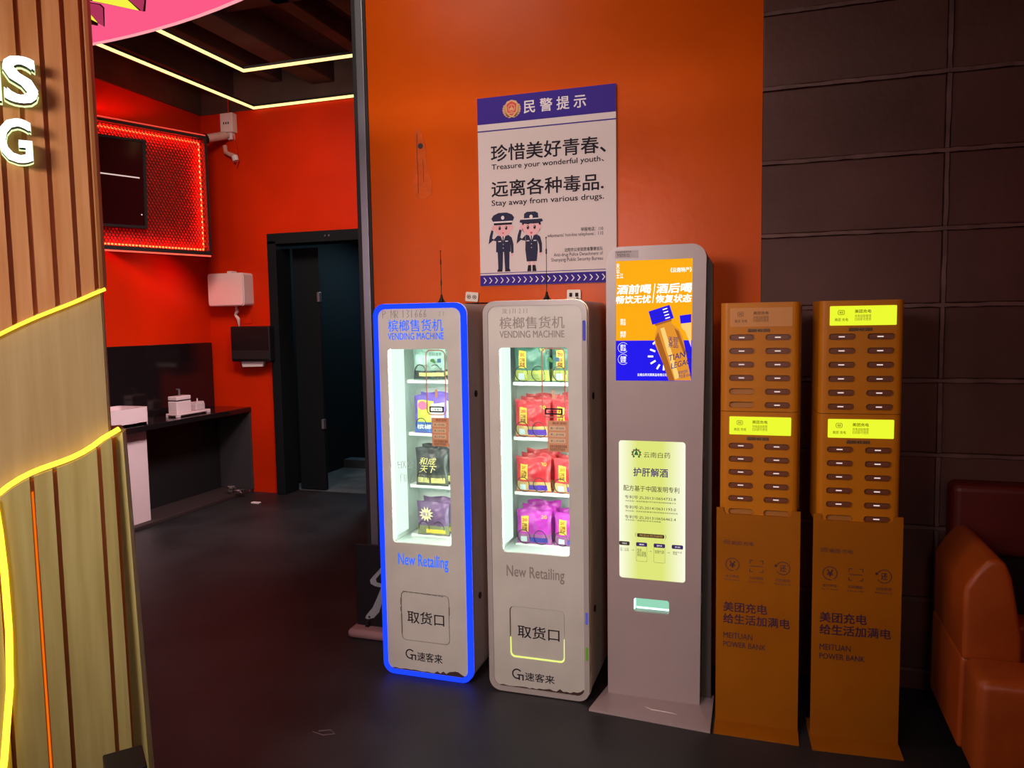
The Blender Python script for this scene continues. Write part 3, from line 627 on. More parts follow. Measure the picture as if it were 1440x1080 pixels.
    link('pay_icons', bb.me('i', [P('icon_green', (.10, .45, .12), .5), P('icon_blue', (.10, .35, .6), .5)]), t)
    text(t, '1.选货\n2.支付\n3.取货', cxm-.006, cxm+.03, q[3]-.125, q[3]-.075, yb, M_inkfade, bold=.01)
    bb = B().plate(rr(q[0]+.012, q[1]-.012, q[2]+.012, q[2]+.038, .003, 2), [rr(q[0]+.019, q[1]-.019, q[2]+.018, q[2]+.032, .002, 2)], yb, yb+.0005)
    link('label_frame', bb.me('i', M_ink), t)
    text(t, '设备编号', q[0]+.023, q[1]-.023, q[2]+.02, q[2]+.03, yb, M_ink, bold=.02)
    link('small_tag', B().rect(cxm-.006, cxm+.006, q[2]+.075, q[2]+.11, yb).me('i', P('tag_orange', (.75, .5, .3), .5)), t)
    o = V['note']; nb = link('instruction_note', B().plate([(o[0], o[2]+.002), (o[1], o[2]), (o[1]+.001, o[3]), (o[0]-.001, o[3]-.001)], [], -.001, -.0003).me('n', M_orst), t, label='small orange instruction note')
    hh = o[3]-o[2]
    text(nb, '购买须知', o[0]+.02, o[1]-.008, o[3]-.016, o[3]-.005, -.0014, P('sticker_darkred', (.2, .03, .02), .5), bold=.02)
    for k in range(3):
        zt = o[3]-.022-k*.0255
        link('note_bar', B().plate(rr(o[0]+.006, o[1]-.012, zt-.017, zt, .003, 2), [], -.0013, -.001).me('b', M_orst2), nb)
        text(nb, '第%s步扫码' % '一二三'[k], o[0]+.011, o[1]-.018, zt-.0135, zt-.004, -.0016, M_ink)
    text(nb, '如有问题请联系客服\n电话微信同号服务', o[0]+.008, o[1]-.006, o[2]+.004, o[2]+.028, -.0014, M_ink)
    # lettering
    tm = BLUE_T if lit else M_inkfade
    c_ = V['cj']; text(t, '槟榔售货机', *c_, -.001, tm, bold=.004, ext=.0012)
    c_ = V['en']; text(t, 'VENDING MACHINE', *c_, -.001, tm, bold=.012, ext=.0012)
    c_ = V['nr']; text(t, 'New Retailing', *c_, -.001, tm, bold=.012, ext=.0012)
    c_ = V['q']; text(link('hatch_door', B().plate(rr(sx0+.003, sx1-.003, sz0+.003, sz1-.003, .018, 4), [], V['hy'], V['hy']+.01).me('h', M_cabgrey), t), '取货口', *c_, V['hy']-.0008, M_ink, bold=.016)
    c_ = V['g']; R_ = .0225; gx = c_[0]+R_; gz = (c_[2]+c_[3])/2+.004
    gb = B().flat(arc_band(gx, gz, R_-.006, R_, 38, 300), -.0008).rect(gx, gx+R_+.006, gz-.006, gz-.0005, -.0008).rect(gx+R_, gx+R_+.006, gz-.026, gz-.0005, -.0008).rect(gx+.006, gx+.012, gz-.026, gz-.006, -.0008)
    link('maker_logo', gb.me('g', M_ink), t)
    text(t, V['gt'], c_[0]+.057, c_[1], c_[2], c_[3]-.004, -.0008, M_ink, bold=.018)
    random.seed(int(cx*100))
    n = 26; x0, x1 = -hw+.03, hw-.024; top = []
    for i in range(n+1): top.append((x0+(x1-x0)*i/n, .027+(.005+.022*max(0, (i/n-.45))*2)*random.uniform(.15, 1)))
    link('chipped_edge', B().plate([(x0, .026)]+[(x1, .026)]+top[::-1], [], -.0008, .0).me('c', M_chip), t, label='dark chipped paint along the bottom')
    if lit:
        m = []
        for k in range(7):
            xx = sx0+.01+k*.028; m.append([(xx, sz1+.001-k*.0008), (xx+.024, sz1+.0005-k*.0012)])
        scrib(t, m+[[(sx0-.001, sz1-.03), (sx0-.003, sz1-.06)], [(sx0-.003, sz1-.07), (sx0-.002, sz1-.09)], [(sx1+.001, sz1-.05), (sx1+.001, sz1-.085)], [(sx0, sz1-.1), (sx0+.001, sz1-.19)]], -.0005, M_chip, .0012, 'gap_line')
    else:
        o1 = rr(sx0, sx1, sz0, sz1, .02, 6); i1 = rr(sx0+.0055, sx1-.0055, sz0+.0065, sz1-.01, .016, 6)
        U = [(sx0, sz0+.085)]+o1[21:28]+o1[0:7]+[(sx1, sz0+.10), (sx1-.0045, sz0+.10)]+i1[0:7][::-1]+i1[21:28][::-1]+[(sx0+.0045, sz0+.085)]
        link('hatch_glow', B().plate(U, [], .004, .009).me('g', E('hatch_yellow', (.72, .80, .20), 1.25)), t, label='yellow green light in hatch gap')
    link('side_lock', B().tube([(hw+.0, .10, 1.245), (hw+.004, .10, 1.245)], .014, 14).me('k', M_black), t)
    link('side_lock', B().tube([(hw+.0, .10, .36), (hw+.004, .10, .36)], .014, 14).me('k', M_black), t)
    for x in (-hw+.05, hw-.05): link('foot', B().tube([(x, .08, 0), (x, .08, .012)], .015, 10).me('k', M_black), t); link('foot', B().tube([(x, .36, 0), (x, .36, .012)], .015, 10).me('k', M_black), t)
    return t
def L1(x0, x1, z0, z1, cx): return (x0-cx, x1-cx, z0, z1)
c1 = -1.3775; h1 = .2115
V1 = dict(win=L1(-1.528, -1.251, .598, 1.440, c1), slot=L1(-1.497, -1.269, .162, .381, c1), shelves=[1.296, 1.058, .82, .592], dy=0, coils=[-1.405-c1],
          stick=L1(-1.356, -1.265, 1.159, 1.436, c1), note=L1(-1.329, -1.252, 1.028, 1.151, c1), cj=L1(-1.521, -1.267, 1.514, 1.565, c1), en=L1(-1.523, -1.265, 1.48, 1.509, c1),
          nr=L1(-1.504, -1.268, .484, .552, c1), q=L1(-1.468, -1.294, .242, .297, c1), g=L1(-1.482, -1.306, .075, .12, c1), gt='速客来', hy=.001)
vm1 = vending(c1, 2.945, h1, True, 'left vending machine with glowing blue rim and blue lettering', 1, V1)
c2 = -.868; h2 = .2155
V2 = dict(win=L1(-1.018, -.731, .600, 1.445, c2), slot=L1(-.991, -.756, .153, .373, c2), shelves=[1.292, 1.056, .818, .590], dy=0, coils=[-.93-c2, -.765-c2],
          stick=L1(-.843, -.745, 1.163, 1.442, c2), note=L1(-.816, -.731, 1.027, 1.153, c2), cj=L1(-1.012, -.743, 1.52, 1.568, c2), en=L1(-1.013, -.744, 1.484, 1.512, c2),
          nr=L1(-1.0, -.754, .485, .545, c2), q=L1(-.958, -.779, .24, .293, c2), g=L1(-.984, -.80, .06, .10, c2), gt='速客来', hy=.006)
vm2 = vending(c2, 2.93, h2, False, 'second vending machine with unlit grey rim and faded grey lettering', 1, V2)
# handwriting on the first machine: P.MR 131666...
def hw_(parent, x, z, s, seq, y, mat, r):
    G = {'P': [[(0, 0), (0, 1), (.5, .9), (.5, .6), (0, .5)]], '.': [[(.1, 0), (.15, .05)]], 'M': [[(0, 0), (0, 1), (.3, .4), (.6, 1), (.6, 0)]], 'A': [[(0, 0), (.3, 1), (.6, 0)], [(.15, .4), (.45, .4)]],
         'R': [[(0, 0), (0, 1), (.5, .85), (.4, .5), (0, .5), (.55, 0)]], '1': [[(.2, 1), (.15, 0)]], '3': [[(0, 1), (.5, .9), (.15, .55), (.5, .3), (0, 0)]], '6': [[(.4, 1), (.05, .5), (.1, .05), (.45, .15), (.4, .5), (.05, .4)]],
         '7': [[(0, 1), (.5, .95), (.2, 0)]], ' ': [], '门': [[(0, 0), (0, .9), (.7, .9), (.7, 0)], [(.15, 1.1), (.25, 1)]], '2': [[(0, .8), (.3, 1), (.5, .7), (0, 0), (.6, .05)]], '口': [[(0, 0), (0, .8), (.6, .8), (.6, 0), (0, 0)], [(0, .4), (.6, .4)]], '乂': [[(0, 0), (.5, .9)], [(0, .9), (.6, 0)]]}
    st = []
    for c in seq:
        for k in G[c]: st.append([(x+a*s*.75, z+b*s) for a, b in k])
        x += s*(.62 if c != ' ' else .4)
    scrib(parent, st, y, mat, r)
M_pen = P('marker_pen', (.10, .09, .10), .6)
hw_(vm1, -1.545-c1, 1.572, .032, 'P.MR 131666', -.0005, M_pen, .0010)
hw_(vm1, -1.285-c1, 1.578, .018, '2 1', -.0005, M_inkfade, .0008)
hw_(vm2, -1.0-c2, 1.582, .018, '3R 171 2 13', -.0005, M_inkfade, .0009)
M_pen2 = P('marker_pen_grey', (.32, .36, .36), .6)
hw_(vm1, -1.498-c1, .925, .035, '口乂2乂', .0115, M_pen2, .0011)
hw_(vm1, -1.488-c1, .865, .035, '门12 67', .0115, M_pen2, .0011)
# antennas
def antenna(x, y, h, label):
    t = thing('whip_antenna', label, 'antenna', (x, y, 1.629))
    link('magnet_base', B().tube([(0, 0, 0), (0, 0, .008), (0, 0, .016), (0, 0, .03), (0, 0, .045)], .02, 16, radii=[.025, .025, .014, .007, .004]).me('b', M_black), t)
    link('mast', B().tube([(0, 0, .04), (0, 0, h)], .0016, 6).me('b', M_black), t)
    for z in (h*.36, h*.74): link('collar', B().tube([(0, 0, z), (0, 0, z+.022)], .0032, 8).me('b', M_black), t)
    link('tip', B().tube([(0, 0, h-.006), (0, 0, h)], .0028, 8).me('b', M_black), t)
antenna(-1.372, 3.18, .242, 'black whip antenna on top of the blue rimmed vending machine')
antenna(-.880, 3.17, .276, 'black whip antenna on top of the grey rimmed vending machine')
link('power_cable', B().tube([(-1.30, 3.30, 1.634), (-1.22, 3.25, 1.634), (-1.16, 3.33, 1.635), (-1.18, 3.4, 1.64)], .004, 6).me('c', M_black), label='black cable lying on top of the blue rimmed vending machine', category='cable')
link('power_cable', B().tube([(-1.0, 3.2, 1.634), (-.93, 3.16, 1.634), (-.88, 3.2, 1.634), (-.80, 3.3, 1.636), (-.8, 3.4, 1.65)], .004, 6).me('c', M_black), label='black cable lying on top of the grey rimmed vending machine', category='cable')

# snack bags
def bag(x, y, z, wd, ht, th, cols, label, group, art=0, seed=0):
    random.seed(seed); ph = random.uniform(0, 6)
    t = thing('snack_bag', label, 'snack bag', (x, y, z), group=group)
    def sy(u, v, side):          # u,v in 0..1
        e = max(0, 1-abs(2*u-1)**2.6); f = max(0, math.sin(min(1, v*1.06+.0)*PI))**.55 if v < .94 else .04
        return side*th/2*(e**.6)*f + .0022*math.sin(u*17+v*9+ph)*e + .0015*math.sin(v*23-u*11+ph)*e
    def sx(u, v): return (u-.5)*wd*(1-.05*math.sin(v*PI))
    def sz(u, v): return v*ht*(1-.02*math.sin(u*9+ph))
    def patch(u0, u1, v0, v1, off, n=10, m=10, side=-1):
        vs = []; fs = []
        for j in range(m+1):
            for i in range(n+1):
                u = u0+(u1-u0)*i/n; v = v0+(v1-v0)*j/m; vs.append((sx(u, v), sy(u, v, side)+side*off, sz(u, v)))
        for j in range(m):
            for i in range(n):
                a = j*(n+1)+i; q = (a, a+1, a+n+2, a+n+1); fs.append(q if side < 0 else q[::-1])
        return vs, fs
    def pm(nm, c, r=.28): return P('foil_%s' % nm, c, r, var=.25, scale=16, bump=.25, bscale=30)
    body = B().add(*patch(0, 1, 0, 1, 0, 16, 16, -1)).add(*patch(0, 1, 0, 1, 0, 16, 16, 1))
    link('pouch', body.me('p', cols['body'], True), t)
    link('crimp', B().add(*patch(0, 1, .94, 1, .0008, 16, 2)).me('p', cols.get('crimp', cols['body'])), t)
    if 'low' in cols: link('lower_band', B().add(*patch(0.01, .99, .03, .30, .0008, 16, 5)).me('p', cols['low'], True), t)
    if art == 1:      # yellow label left, purple and white fields in the lower band
        lb = link('price_label', B().add(*patch(.14, .36, .36, .80, .0012)).me('l', YL), t)
        link('lettering', tmesh('20', sx(.18, .5), sx(.32, .5), ht*.66, ht*.74, sy(.25, .7, -1)-.003, M_red, bold=.02), lb)
        link('lettering', tmesh('口味\n槟榔', sx(.17, .5), sx(.33, .5), ht*.40, ht*.62, sy(.25, .5, -1)-.0035, P('brown_ink', (.2, .05, .01), .5), bold=.03), lb)
        link('band_field', B().add(*patch(.38, .9, .06, .21, .0018, 10, 3)).me('l', cols['field']), t)
        link('band_tag', B().add(*patch(.12, .30, .06, .22, .0018, 5, 3)).me('l', P('pale_tag', (.55, .68, .7), .4)), t)
        link('corner_mark', tmesh('20', sx(.74, .5), sx(.9, .5), ht*.76, ht*.86, sy(.8, .8, -1)-.002, YL, bold=.03), t)
    if art == 2:      # burst
        cx_, cz_ = sx(.34, .6), ht*.64; b = []
        for i in range(24): b.append((cx_+(.036 if i % 2 else .020)*math.cos(i*PI/12), cz_+(.036 if i % 2 else .020)*math.sin(i*PI/12)))
        bu = link('burst', B().flat(b, -th/2-.004).me('b', P('burst_yellow', (.72, .70, .38), .4)), t)
        link('lettering', tmesh('味王', cx_-.016, cx_+.016, cz_-.009, cz_+.009, -th/2-.005, P('burst_purple', (.25, .06, .35), .4), bold=.03), bu)
        link('lower_label', B().add(*patch(.3, .9, .08, .2, .0016, 8, 3)).me('l', YL), t)
    if art == 3:      # dark bag with yellow brush lettering
        link('lettering', tmesh('和成\n天下', sx(.15, .5), sx(.72, .5), ht*.36, ht*.76, -th/2-.004, P('brush_yellow', (.7, .62, .25), .4), shear=.3, bold=.01), t)
        for u0, u1 in ((.08, .44), (.5, .92)): link('lower_label', B().add(*patch(u0, u1, .08, .22, .0016, 6, 3)).me('l', P('label_khaki', (.6, .55, .2), .4)), t)
    if art == 4:      # bright multicolour
        link('colour_field', B().add(*patch(.12, .62, .30, .86, .0012)).me('l', P('lime_yellow', (.62, .75, .08), .4)), t)
        link('colour_field', B().flat(ell(sx(.3, .5), ht*.74, .022, .02, 14), -th/2-.0035).me('l', P('pink_print', (.8, .15, .3), .4)), t)
        link('colour_field', B().add(*patch(.55, .95, .34, .8, .0014)).me('l', P('white_print', (.7, .72, .7), .4)), t)
        text(t, '槟榔王', sx(.12, .5), sx(.8, .5), ht*.12, ht*.24, -th/2-.002, P('white_print', (.7, .72, .7), .4), bold=.03)
    if art == 5:
        link('lower_label', B().add(*patch(.2, .96, .12, .24, .0016, 8, 3)).me('l', P('label_khaki', (.6, .55, .2), .4)), t)
        link('pale_print', B().add(*patch(.1, .5, .5, .8, .0016, 6, 6)).me('l', P('pale_green_print', (.3, .42, .38), .4)), t)
    return t
YL = P('label_yellow', (.80, .55, .06), .4)
fb = lambda nm, c: P('foil_'+nm, c, .3, var=.22, scale=18, bump=.3, bscale=26)
RED_B = dict(body=fb('red', (.62, .035, .05)), crimp=fb('redl', (.68, .09, .10)), low=fb('cream', (.62, .42, .16)), field=P('field_violet', (.10, .04, .42), .4))
MAG_B = dict(body=fb('magenta', (.50, .04, .46)), low=fb('plum', (.36, .12, .30)), field=P('field_blue', (.05, .05, .40), .4))
GRN_B = dict(body=fb('green', (.06, .16, .12)), low=fb('yellowgreen', (.45, .48, .10)), field=P('field_teal', (.30, .36, .10), .4))
CHA_B = dict(body=fb('charcoal', (.045, .05, .052)), low=fb('charcoal2', (.10, .10, .07)))
PUR_B = dict(body=fb('greypurple', (.16, .09, .20)), low=fb('olive', (.22, .24, .12)))
MUL_B = dict(body=fb('royal', (.16, .10, .50)), low=fb('bluewhite', (.06, .16, .50)))
GGR_B = dict(body=fb('greygreen', (.20, .30, .26)), low=fb('blackband', (.03, .05, .05)))
def row(x, z, cols, art, lab, side, extra=2, ht=.152, wd=.158, g='', y=3.105):
    bag(x, y, z, wd, ht, .04, cols, lab, g, art, int(abs(x*1000+z*100)))
    for k in range(extra):
        bag(x+.010*(k+1), y+.045*(k+1), z, wd*.97, ht+.010*(k+1), .03, cols, lab.replace('front', 'second' if k == 0 else 'third')+' in the row', g, art, int(abs(x*1000+z*77))+k)
MA = 'in the blue rimmed machine'; MB = 'in the grey rimmed machine'
row(-1.405, 1.297, GGR_B, 5, 'grey green snack bag, top shelf front, '+MA, 0, 1, .14, g='snack bags '+MA)
row(-1.405, 1.059, MUL_B, 4, 'multicoloured snack bag, second shelf front, '+MA, 0, 1, .17, g='snack bags '+MA)
row(-1.405, .821, CHA_B, 3, 'charcoal snack bag, third shelf front, '+MA, 0, 1, .172, g='snack bags '+MA)
row(-1.405, .593, PUR_B, 2, 'purple grey snack bag, bottom shelf front, '+MA, 0, 1, .158, g='snack bags '+MA)
row(-.93, 1.293, GRN_B, 1, 'dark green snack bag, top shelf left front, '+MB, 0, 1, .165, g='snack bags '+MB)
row(-.765, 1.293, GRN_B, 1, 'dark green snack bag, top shelf right front, '+MB, 0, 1, .165, g='snack bags '+MB)
row(-.93, 1.057, RED_B, 1, 'red snack bag, second shelf left front, '+MB, 0, 2, .158, g='snack bags '+MB)
row(-.765, 1.057, RED_B, 1, 'red snack bag, second shelf right front, '+MB, 0, 2, .165, g='snack bags '+MB)
row(-.93, .819, RED_B, 1, 'red snack bag, third shelf left front, '+MB, 0, 2, .152, g='snack bags '+MB)
row(-.762, .819, RED_B, 1, 'red snack bag, third shelf right front, '+MB, 0, 1, .148, g='snack bags '+MB)
row(-.93, .591, MAG_B, 1, 'magenta snack bag, bottom shelf left front, '+MB, 0, 2, .152, g='snack bags '+MB)
row(-.762, .591, MAG_B, 1, 'magenta snack bag, bottom shelf right front, '+MB, 0, 1, .145, g='snack bags '+MB)

# ------------------------------------------------------------ floor sign behind the first machine
fs = thing('floor_sign', 'dark leaning floor sign on a pinkish base left of vending machines', 'sign', (-1.70, 3.28, 0))
link('base', B().bbox(-.245, .25, -.05, .12, 0, .045, .02, seg=4).me('b', P('sign_base', (.32, .19, .19), .5)), fs)
link('board', B().bbox(-.225, .24, .02, .034, .035, .46, .004).me('b', P('sign_board', (.014, .012, .015), .5, spec=.2)), fs)
SG = P('sign_print', (.30, .36, .37), .4)
g = B().flat([(-.065, .375), (-.085, .345), (-.128, .300), (-.145, .28), (-.142, .262), (-.12, .252), (-.07, .246), (-.0, .25), (0, .262), (-.06, .264), (-.108, .272), (-.112, .288), (-.08, .325), (-.045, .375)], .0195)
g.flat([(-.085, .246), (-.045, .246), (-.07, .2), (-.1, .12), (-.13, .088), (-.165, .078), (-.178, .082), (-.17, .10), (-.135, .14), (-.11, .19)], .0194)
link('printed_figure', g.me('g', SG), fs)
link('print_dot', B().flat(ell(-.155, .09, .006, n=10), .0190).me('d', M_ink), fs)
link('clip', B().bbox(-.17, -.15, .0, .02, .04, .075, .003).me('d', M_black), fs)

# ------------------------------------------------------------ white advertising kiosk
KX, KYY = -.403, 3.01
kk = thing('advertising_kiosk', 'tall white kiosk with bright orange and blue advert screen', 'kiosk', (KX, KYY, 0))
kh = .190
def kx(x): return x-KX
panel = rr(kx(-.545), kx(-.283), .508, 1.070, .012, 4); slot = rr(kx(-.487), kx(-.346), .372, .429, .01, 4)
scr = [(kx(-.5555), 1.309), (kx(-.2615), 1.309), (kx(-.2575), 1.779), (kx(-.5525), 1.779)]
out = [(-.191, .012), (.177, .012), (.184, 1.0)]+[(.196-.055+.055*math.cos(a), 1.834-.055+.055*math.sin(a)) for a in [i*PI/16 for i in range(9)]]+[(-.189+.055-.055*math.sin(a), 1.834-.055+.055*math.cos(a)) for a in [i*PI/16 for i in range(9)]]
link('front_panel', B().plate(out, [panel, slot, scr], 0, .03).me('f', M_kiosk), kk)
bo = [(p[0], p[1]) for p in out]
link('cabinet_body', B().plate(bo, [slot], .031, .055).plate(bo, [], .055, .095).me('b', P('kiosk_side', (.07, .06, .055), .45)), kk)
link('rear_shell', B().plate([(-.185, .014), (.216, .014), (.214, 1.76), (.19, 1.80), (-.15, 1.81), (-.183, 1.77)], [], .072, .15).me('b', P('kiosk_side', (.07, .06, .055), .45)), kk)
bp_ = B(); bo2 = [(-.241, -.14), (.229, -.175), (.19, .09), (-.19, .09)]
bp_.add([(-.241, -.14, 0), (.229, -.175, 0), (.227, .10, 0), (-.2, .10, 0), (-.241, -.14, .010), (.229, -.175, .010), (.227, .10, .014), (-.2, .10, .014), (-.192, -.005, .016), (.178, -.005, .016)],
        [(3, 2, 1, 0), (0, 1, 5, 4), (1, 2, 6, 5), (2, 3, 7, 6), (3, 0, 4, 7), (4, 5, 9, 8), (5, 6, 9), (6, 7, 8, 9), (7, 4, 8)])
link('base_plate', bp_.me('b', M_kiosk), kk)
link('floor_scuff', B().tube([(-.03, -.07, .0145), (.0, -.085, .014), (.06, -.09, .0145), (.1, -.095, .014)], .0012, 5, radii=[.001, .003, .002, .0006]).me('s', P('scuff', (.55, .47, .44), .4)), kk)
# screen
SO = E('screen_orange', (1, .42, .008), 1.0); SB = E('screen_blue', (.02, .012, .86), 1.0); SW = E('screen_white', (1, .95, .88), 1.25)
SGd = E('screen_gold', (.78, .30, .03), 1.0); SGl = E('screen_goldlight', (1, .62, .18), 1.05); SGk = E('screen_golddark', (.40, .12, .02), 1.0); SN = E('screen_navy', (.03, .02, .18), 1); SB2 = E('screen_blue_light', (.10, .12, .95), 1); SP = E('screen_pale', (.9, .55, .35), .9)
y = .004
sc = B().flat([(scr[0][0], 1.467), (kx(-.2603), 1.467), scr[2], scr[3]], y, 0).flat([scr[0], scr[1], (kx(-.2603), 1.467), (scr[0][0], 1.467)], y, 1)
adv = link('advert_screen', B().plate(scr, [], .0055, .02).me('s', M_black), kk, label='lit advert with orange top and blue bottom')
link('picture_ground', sc.me('s', [SO, SB]), adv)
def stext(s, x0, x1, z0, z1, m=SW, bold=0, dy=0, **k): text(adv, s, kx(x0), kx(x1), z0, z1, y-.0008-dy, m, bold=bold, **k)
stext('酒前喝', -.549, -.417, 1.650, 1.686, bold=.05, shear=.12)
stext('畅饮无忧', -.553, -.417, 1.613, 1.643, bold=.05, shear=.12)
stext('酒后喝', -.395, -.262, 1.650, 1.686, bold=.05, shear=.12)
stext('恢复状态', -.397, -.262, 1.613, 1.643, bold=.05, shear=.12)
stext('/', -.412, -.399, 1.612, 1.688, bold=.0)
stext('天\n云\n士江', -.552, -.524, 1.712, 1.768, bold=.02)
stext('《云南特产》', -.342, -.262, 1.728, 1.746, bold=.03)
stext('提升\n状态', -.537, -.515, 1.528, 1.553, bold=.03); stext('解酒\n护肝', -.537, -.515, 1.479, 1.504, bold=.03)
for zc, s in ((1.439, '提升\n状态'), (1.393, '应酬\n无忧')):
    link('ring', B().flat(arc_band(kx(-.526), zc, .020, .0212, 40, 320), y-.0006).me('r', SW), adv)
    stext(s, -.537, -.515, zc-.013, zc+.013, bold=.03)
stext('云南白药天颐茶品有限公司', -.470, -.355, 1.327, 1.338, bold=.02)
for a, b_, c, d in ((-.409, 1.452, -.394, 1.468), (-.420, 1.432, -.400, 1.424), (-.429, 1.4045, -.408, 1.4045), (-.418, 1.376, -.399, 1.388), (-.394, 1.355, -.383, 1.373), (-.368, 1.350, -.366, 1.372)):
    dx_, dz_ = c-a, d-b_; L = math.hypot(dx_, dz_); nx, nz = -dz_/L*.0035, dx_/L*.0035
    link('ray', B().flat([(kx(a)+nx, b_+nz), (kx(a)-nx, b_-nz), (kx(c)-nx, d-nz), (kx(c)+nx, d+nz)], y-.0005).me('r', SW), adv)
# printed bottle
def LP(u, v):  # u across, v down the bottle axis; axis from cap top to lower right
    ax = Vector((.30, -1)).normalized(); pr = Vector((-ax.y, ax.x)); o = Vector((kx(-.385), 1.590)); p = o+ax*v+pr*u
    return (min(max(p.x, scr[0][0]+.001), kx(-.2618)), max(p.y, 1.3105))
bt = B()
bodyp = [LP(*q) for q in ((-.029, .058), (.029, .058), (.030, .07), (.05, .10), (.055, .13), (.055, .35), (-.055, .33), (-.055, .13), (-.048, .10), (-.03, .07))]
def poly_clip(pp): return pp
bt.flat(bodyp, y-.0010, 1)
bt.flat([LP(-.05, .11), LP(-.03, .085), LP(-.028, .30), LP(-.052, .30)], y-.0012, 3)
bt.flat([LP(-.018, .075), LP(-.002, .075), LP(-.002, .28), LP(-.02, .28)], y-.0012, 2)
bt.flat([LP(.034, .09), LP(.046, .105), LP(.05, .2), LP(.04, .2)], y-.0012, 3)
bt.flat([LP(*q) for q in ((-.042, -.002), (.042, -.002), (.043, .052), (-.043, .052))], y-.0014, 0)
for v in (.006, .018, .030, .042): bt.flat([LP(.012, v), LP(.03, v), LP(.03, v+.004), LP(.012, v+.004)], y-.0018, 5)
for v in (.012, .026, .040): bt.flat([LP(-.04, v), LP(.04, v), LP(.04, v+.002), LP(-.04, v+.002)], y-.0016, 4)
bt.flat([LP(*q) for q in ((-.034, .052), (.034, .052), (.032, .06), (-.032, .06))], y-.0015, 3)
link('pictured_bottle', bt.me('b', [SB, SGd, SGl, SGk, SN, SW]), adv, label='tilted golden bottle with blue cap')
b2 = B().flat([(kx(-.307), 1.562), (kx(-.263), 1.567), (kx(-.263), 1.535), (kx(-.303), 1.531)], y-.0006, 0).flat([(kx(-.302), 1.531), (kx(-.263), 1.535), (kx(-.263), 1.44), (kx(-.285), 1.5), (kx(-.30), 1.515)], y-.0006, 1)
link('pictured_bottle', b2.me('b', [SB, SGl]), adv, label='second bottle cropped behind')
stext('天颐\n茶品', -.350, -.312, 1.440, 1.482, SN, .01, .0012, skew=-.1)
stext('TIANYI', -.349, -.2625, 1.385, 1.408, SN, .01, .0012, skew=.28)
stext('LEGAO', -.338, -.2625, 1.356, 1.378, SN, .01, .0012, skew=.28)
stext('植物饮料\n净含量:50ml', -.312, -.264, 1.318, 1.348, SN, 0, .0012, skew=.2)
# sticker above the screen
st = link('asset_sticker', B().plate(rr(kx(-.556), kx(-.465), 1.789, 1.819, .002, 1), [], -.0006, 0).me('s', P('sticker_grey', (.36, .31, .31), .5)), kk)
text(st, '设备维护服务热线', kx(-.553), kx(-.492), 1.810, 1.817, -.0009, M_ink)
text(st, '客服电话 400\n工作时间 9:00', kx(-.548), kx(-.497), 1.793, 1.807, -.0009, M_ink)
# light panel
PB = E('panel_glow', (1, 1, .78), 1.0, c2=(.74, .80, .20), axis=0, lo=kx(-.545), hi=kx(-.283), mid=True)
lp = link('light_panel', B().plate(rr(kx(-.545), kx(-.283), .508, 1.070, .012, 4), [], .004, .02).me('p', PB), kk, label='glowing yellow green information panel')
VI = P('print_violet', (.045, .02, .22), .6); DK = P('print_darkgrey', (.05, .05, .03), .6)
def ltext(s, x0, x1, z0, z1, m=DK, bold=0, skew=0): text(lp, s, kx(x0), kx(x1), z0, z1, .0030, m, bold=bold, skew=skew)
ltext('云南白药', -.446, -.342, 1.003, 1.026, DK, .0)
ltext('护肝解酒', -.487, -.351, .927, .961, VI, .028)
ltext('配方基于中国发明专利', -.527, -.307, .866, .889, DK, .012)
ltext('专利号:ZL201310654732.8', -.522, -.320, .834, .848, DK, .004)
ltext('专利名称:一种具有解酒护肝功能的组合物及制备方法', -.520, -.320, .822, .828, DK, .01)
ltext('专利号:ZL201410631193.0', -.522, -.320, .793, .807, DK, .004)
ltext('专利名称:一种具有保肝解酒作用的药物组合物及其应用', -.520, -.314, .781, .787, DK, .01)
ltext('专利号:ZL201310656462.4', -.522, -.320, .753, .767, DK, .004)
ltext('专利名称:一种解酒护肝茶及其制备', -.520, -.378, .744, .750, DK, .01)
link('pill_banner', B().plate(rr(kx(-.473), kx(-.365), .680, .695, .004, 2), [], .0028, .0036).me('p', DK), lp)
ltext('(', -.480, -.476, .678, .698); ltext(')', -.362, -.358, .678, .698)
text(lp, '喝酒自测流程图', kx(-.462), kx(-.372), .683, .692, .0024, P('print_goldtext', (.7, .5, .1), .5), bold=.02)
for i, (x0, x1, s) in enumerate(((-.545, -.503, '饮酒之前'), (-.477, -.433, '酒前'), (-.407, -.362, '酒中后'), (-.336, -.292, '次日'))):
    zt = .658
    link('step_head', B().plate(rr(kx(x0), kx(x1), zt-.016, zt, .004, 2), [], .0028, .0036).me('h', DK if i == 0 else VI), lp)
    text(lp, s, kx(x0)+.012, kx(x1)-.012, zt-.011, zt-.005, .0024, SW)
    if 0 < i < 3: link('step_box', B().plate(rr(kx(x0), kx(x1), zt-.078, zt-.012, .004, 2), [rr(kx(x0)+.0009, kx(x1)-.0009, zt-.0771, zt-.0129, .004, 2)], .0030, .0036).me('b', P('box_line', (.25, .28, .1), .6)), lp)
    text(lp, ('约一小时\n取一支喝', '喝酒\n提升酒量\n预防醉酒', '加速代谢', '缓解不适\n恢复')[i], kx(x0)+.004, kx(x1)-.004, zt-(.040 if i != 1 else .058), zt-.026, .0030, DK)
for x in (-.497, -.427, -.355): text(lp, '→', kx(x), kx(x)+.012, .622, .627, .0030, DK)
em = B().flat(arc_band(kx(-.475), 1.018, .012, .0165, -60, 240), .0030, 0)
for i in range(9): em.flat(ell(kx(-.475)+.0165*math.cos(math.radians(-50+i*35)), 1.018+.0165*math.sin(math.radians(-50+i*35)), .004, n=8), .0027, i % 2)
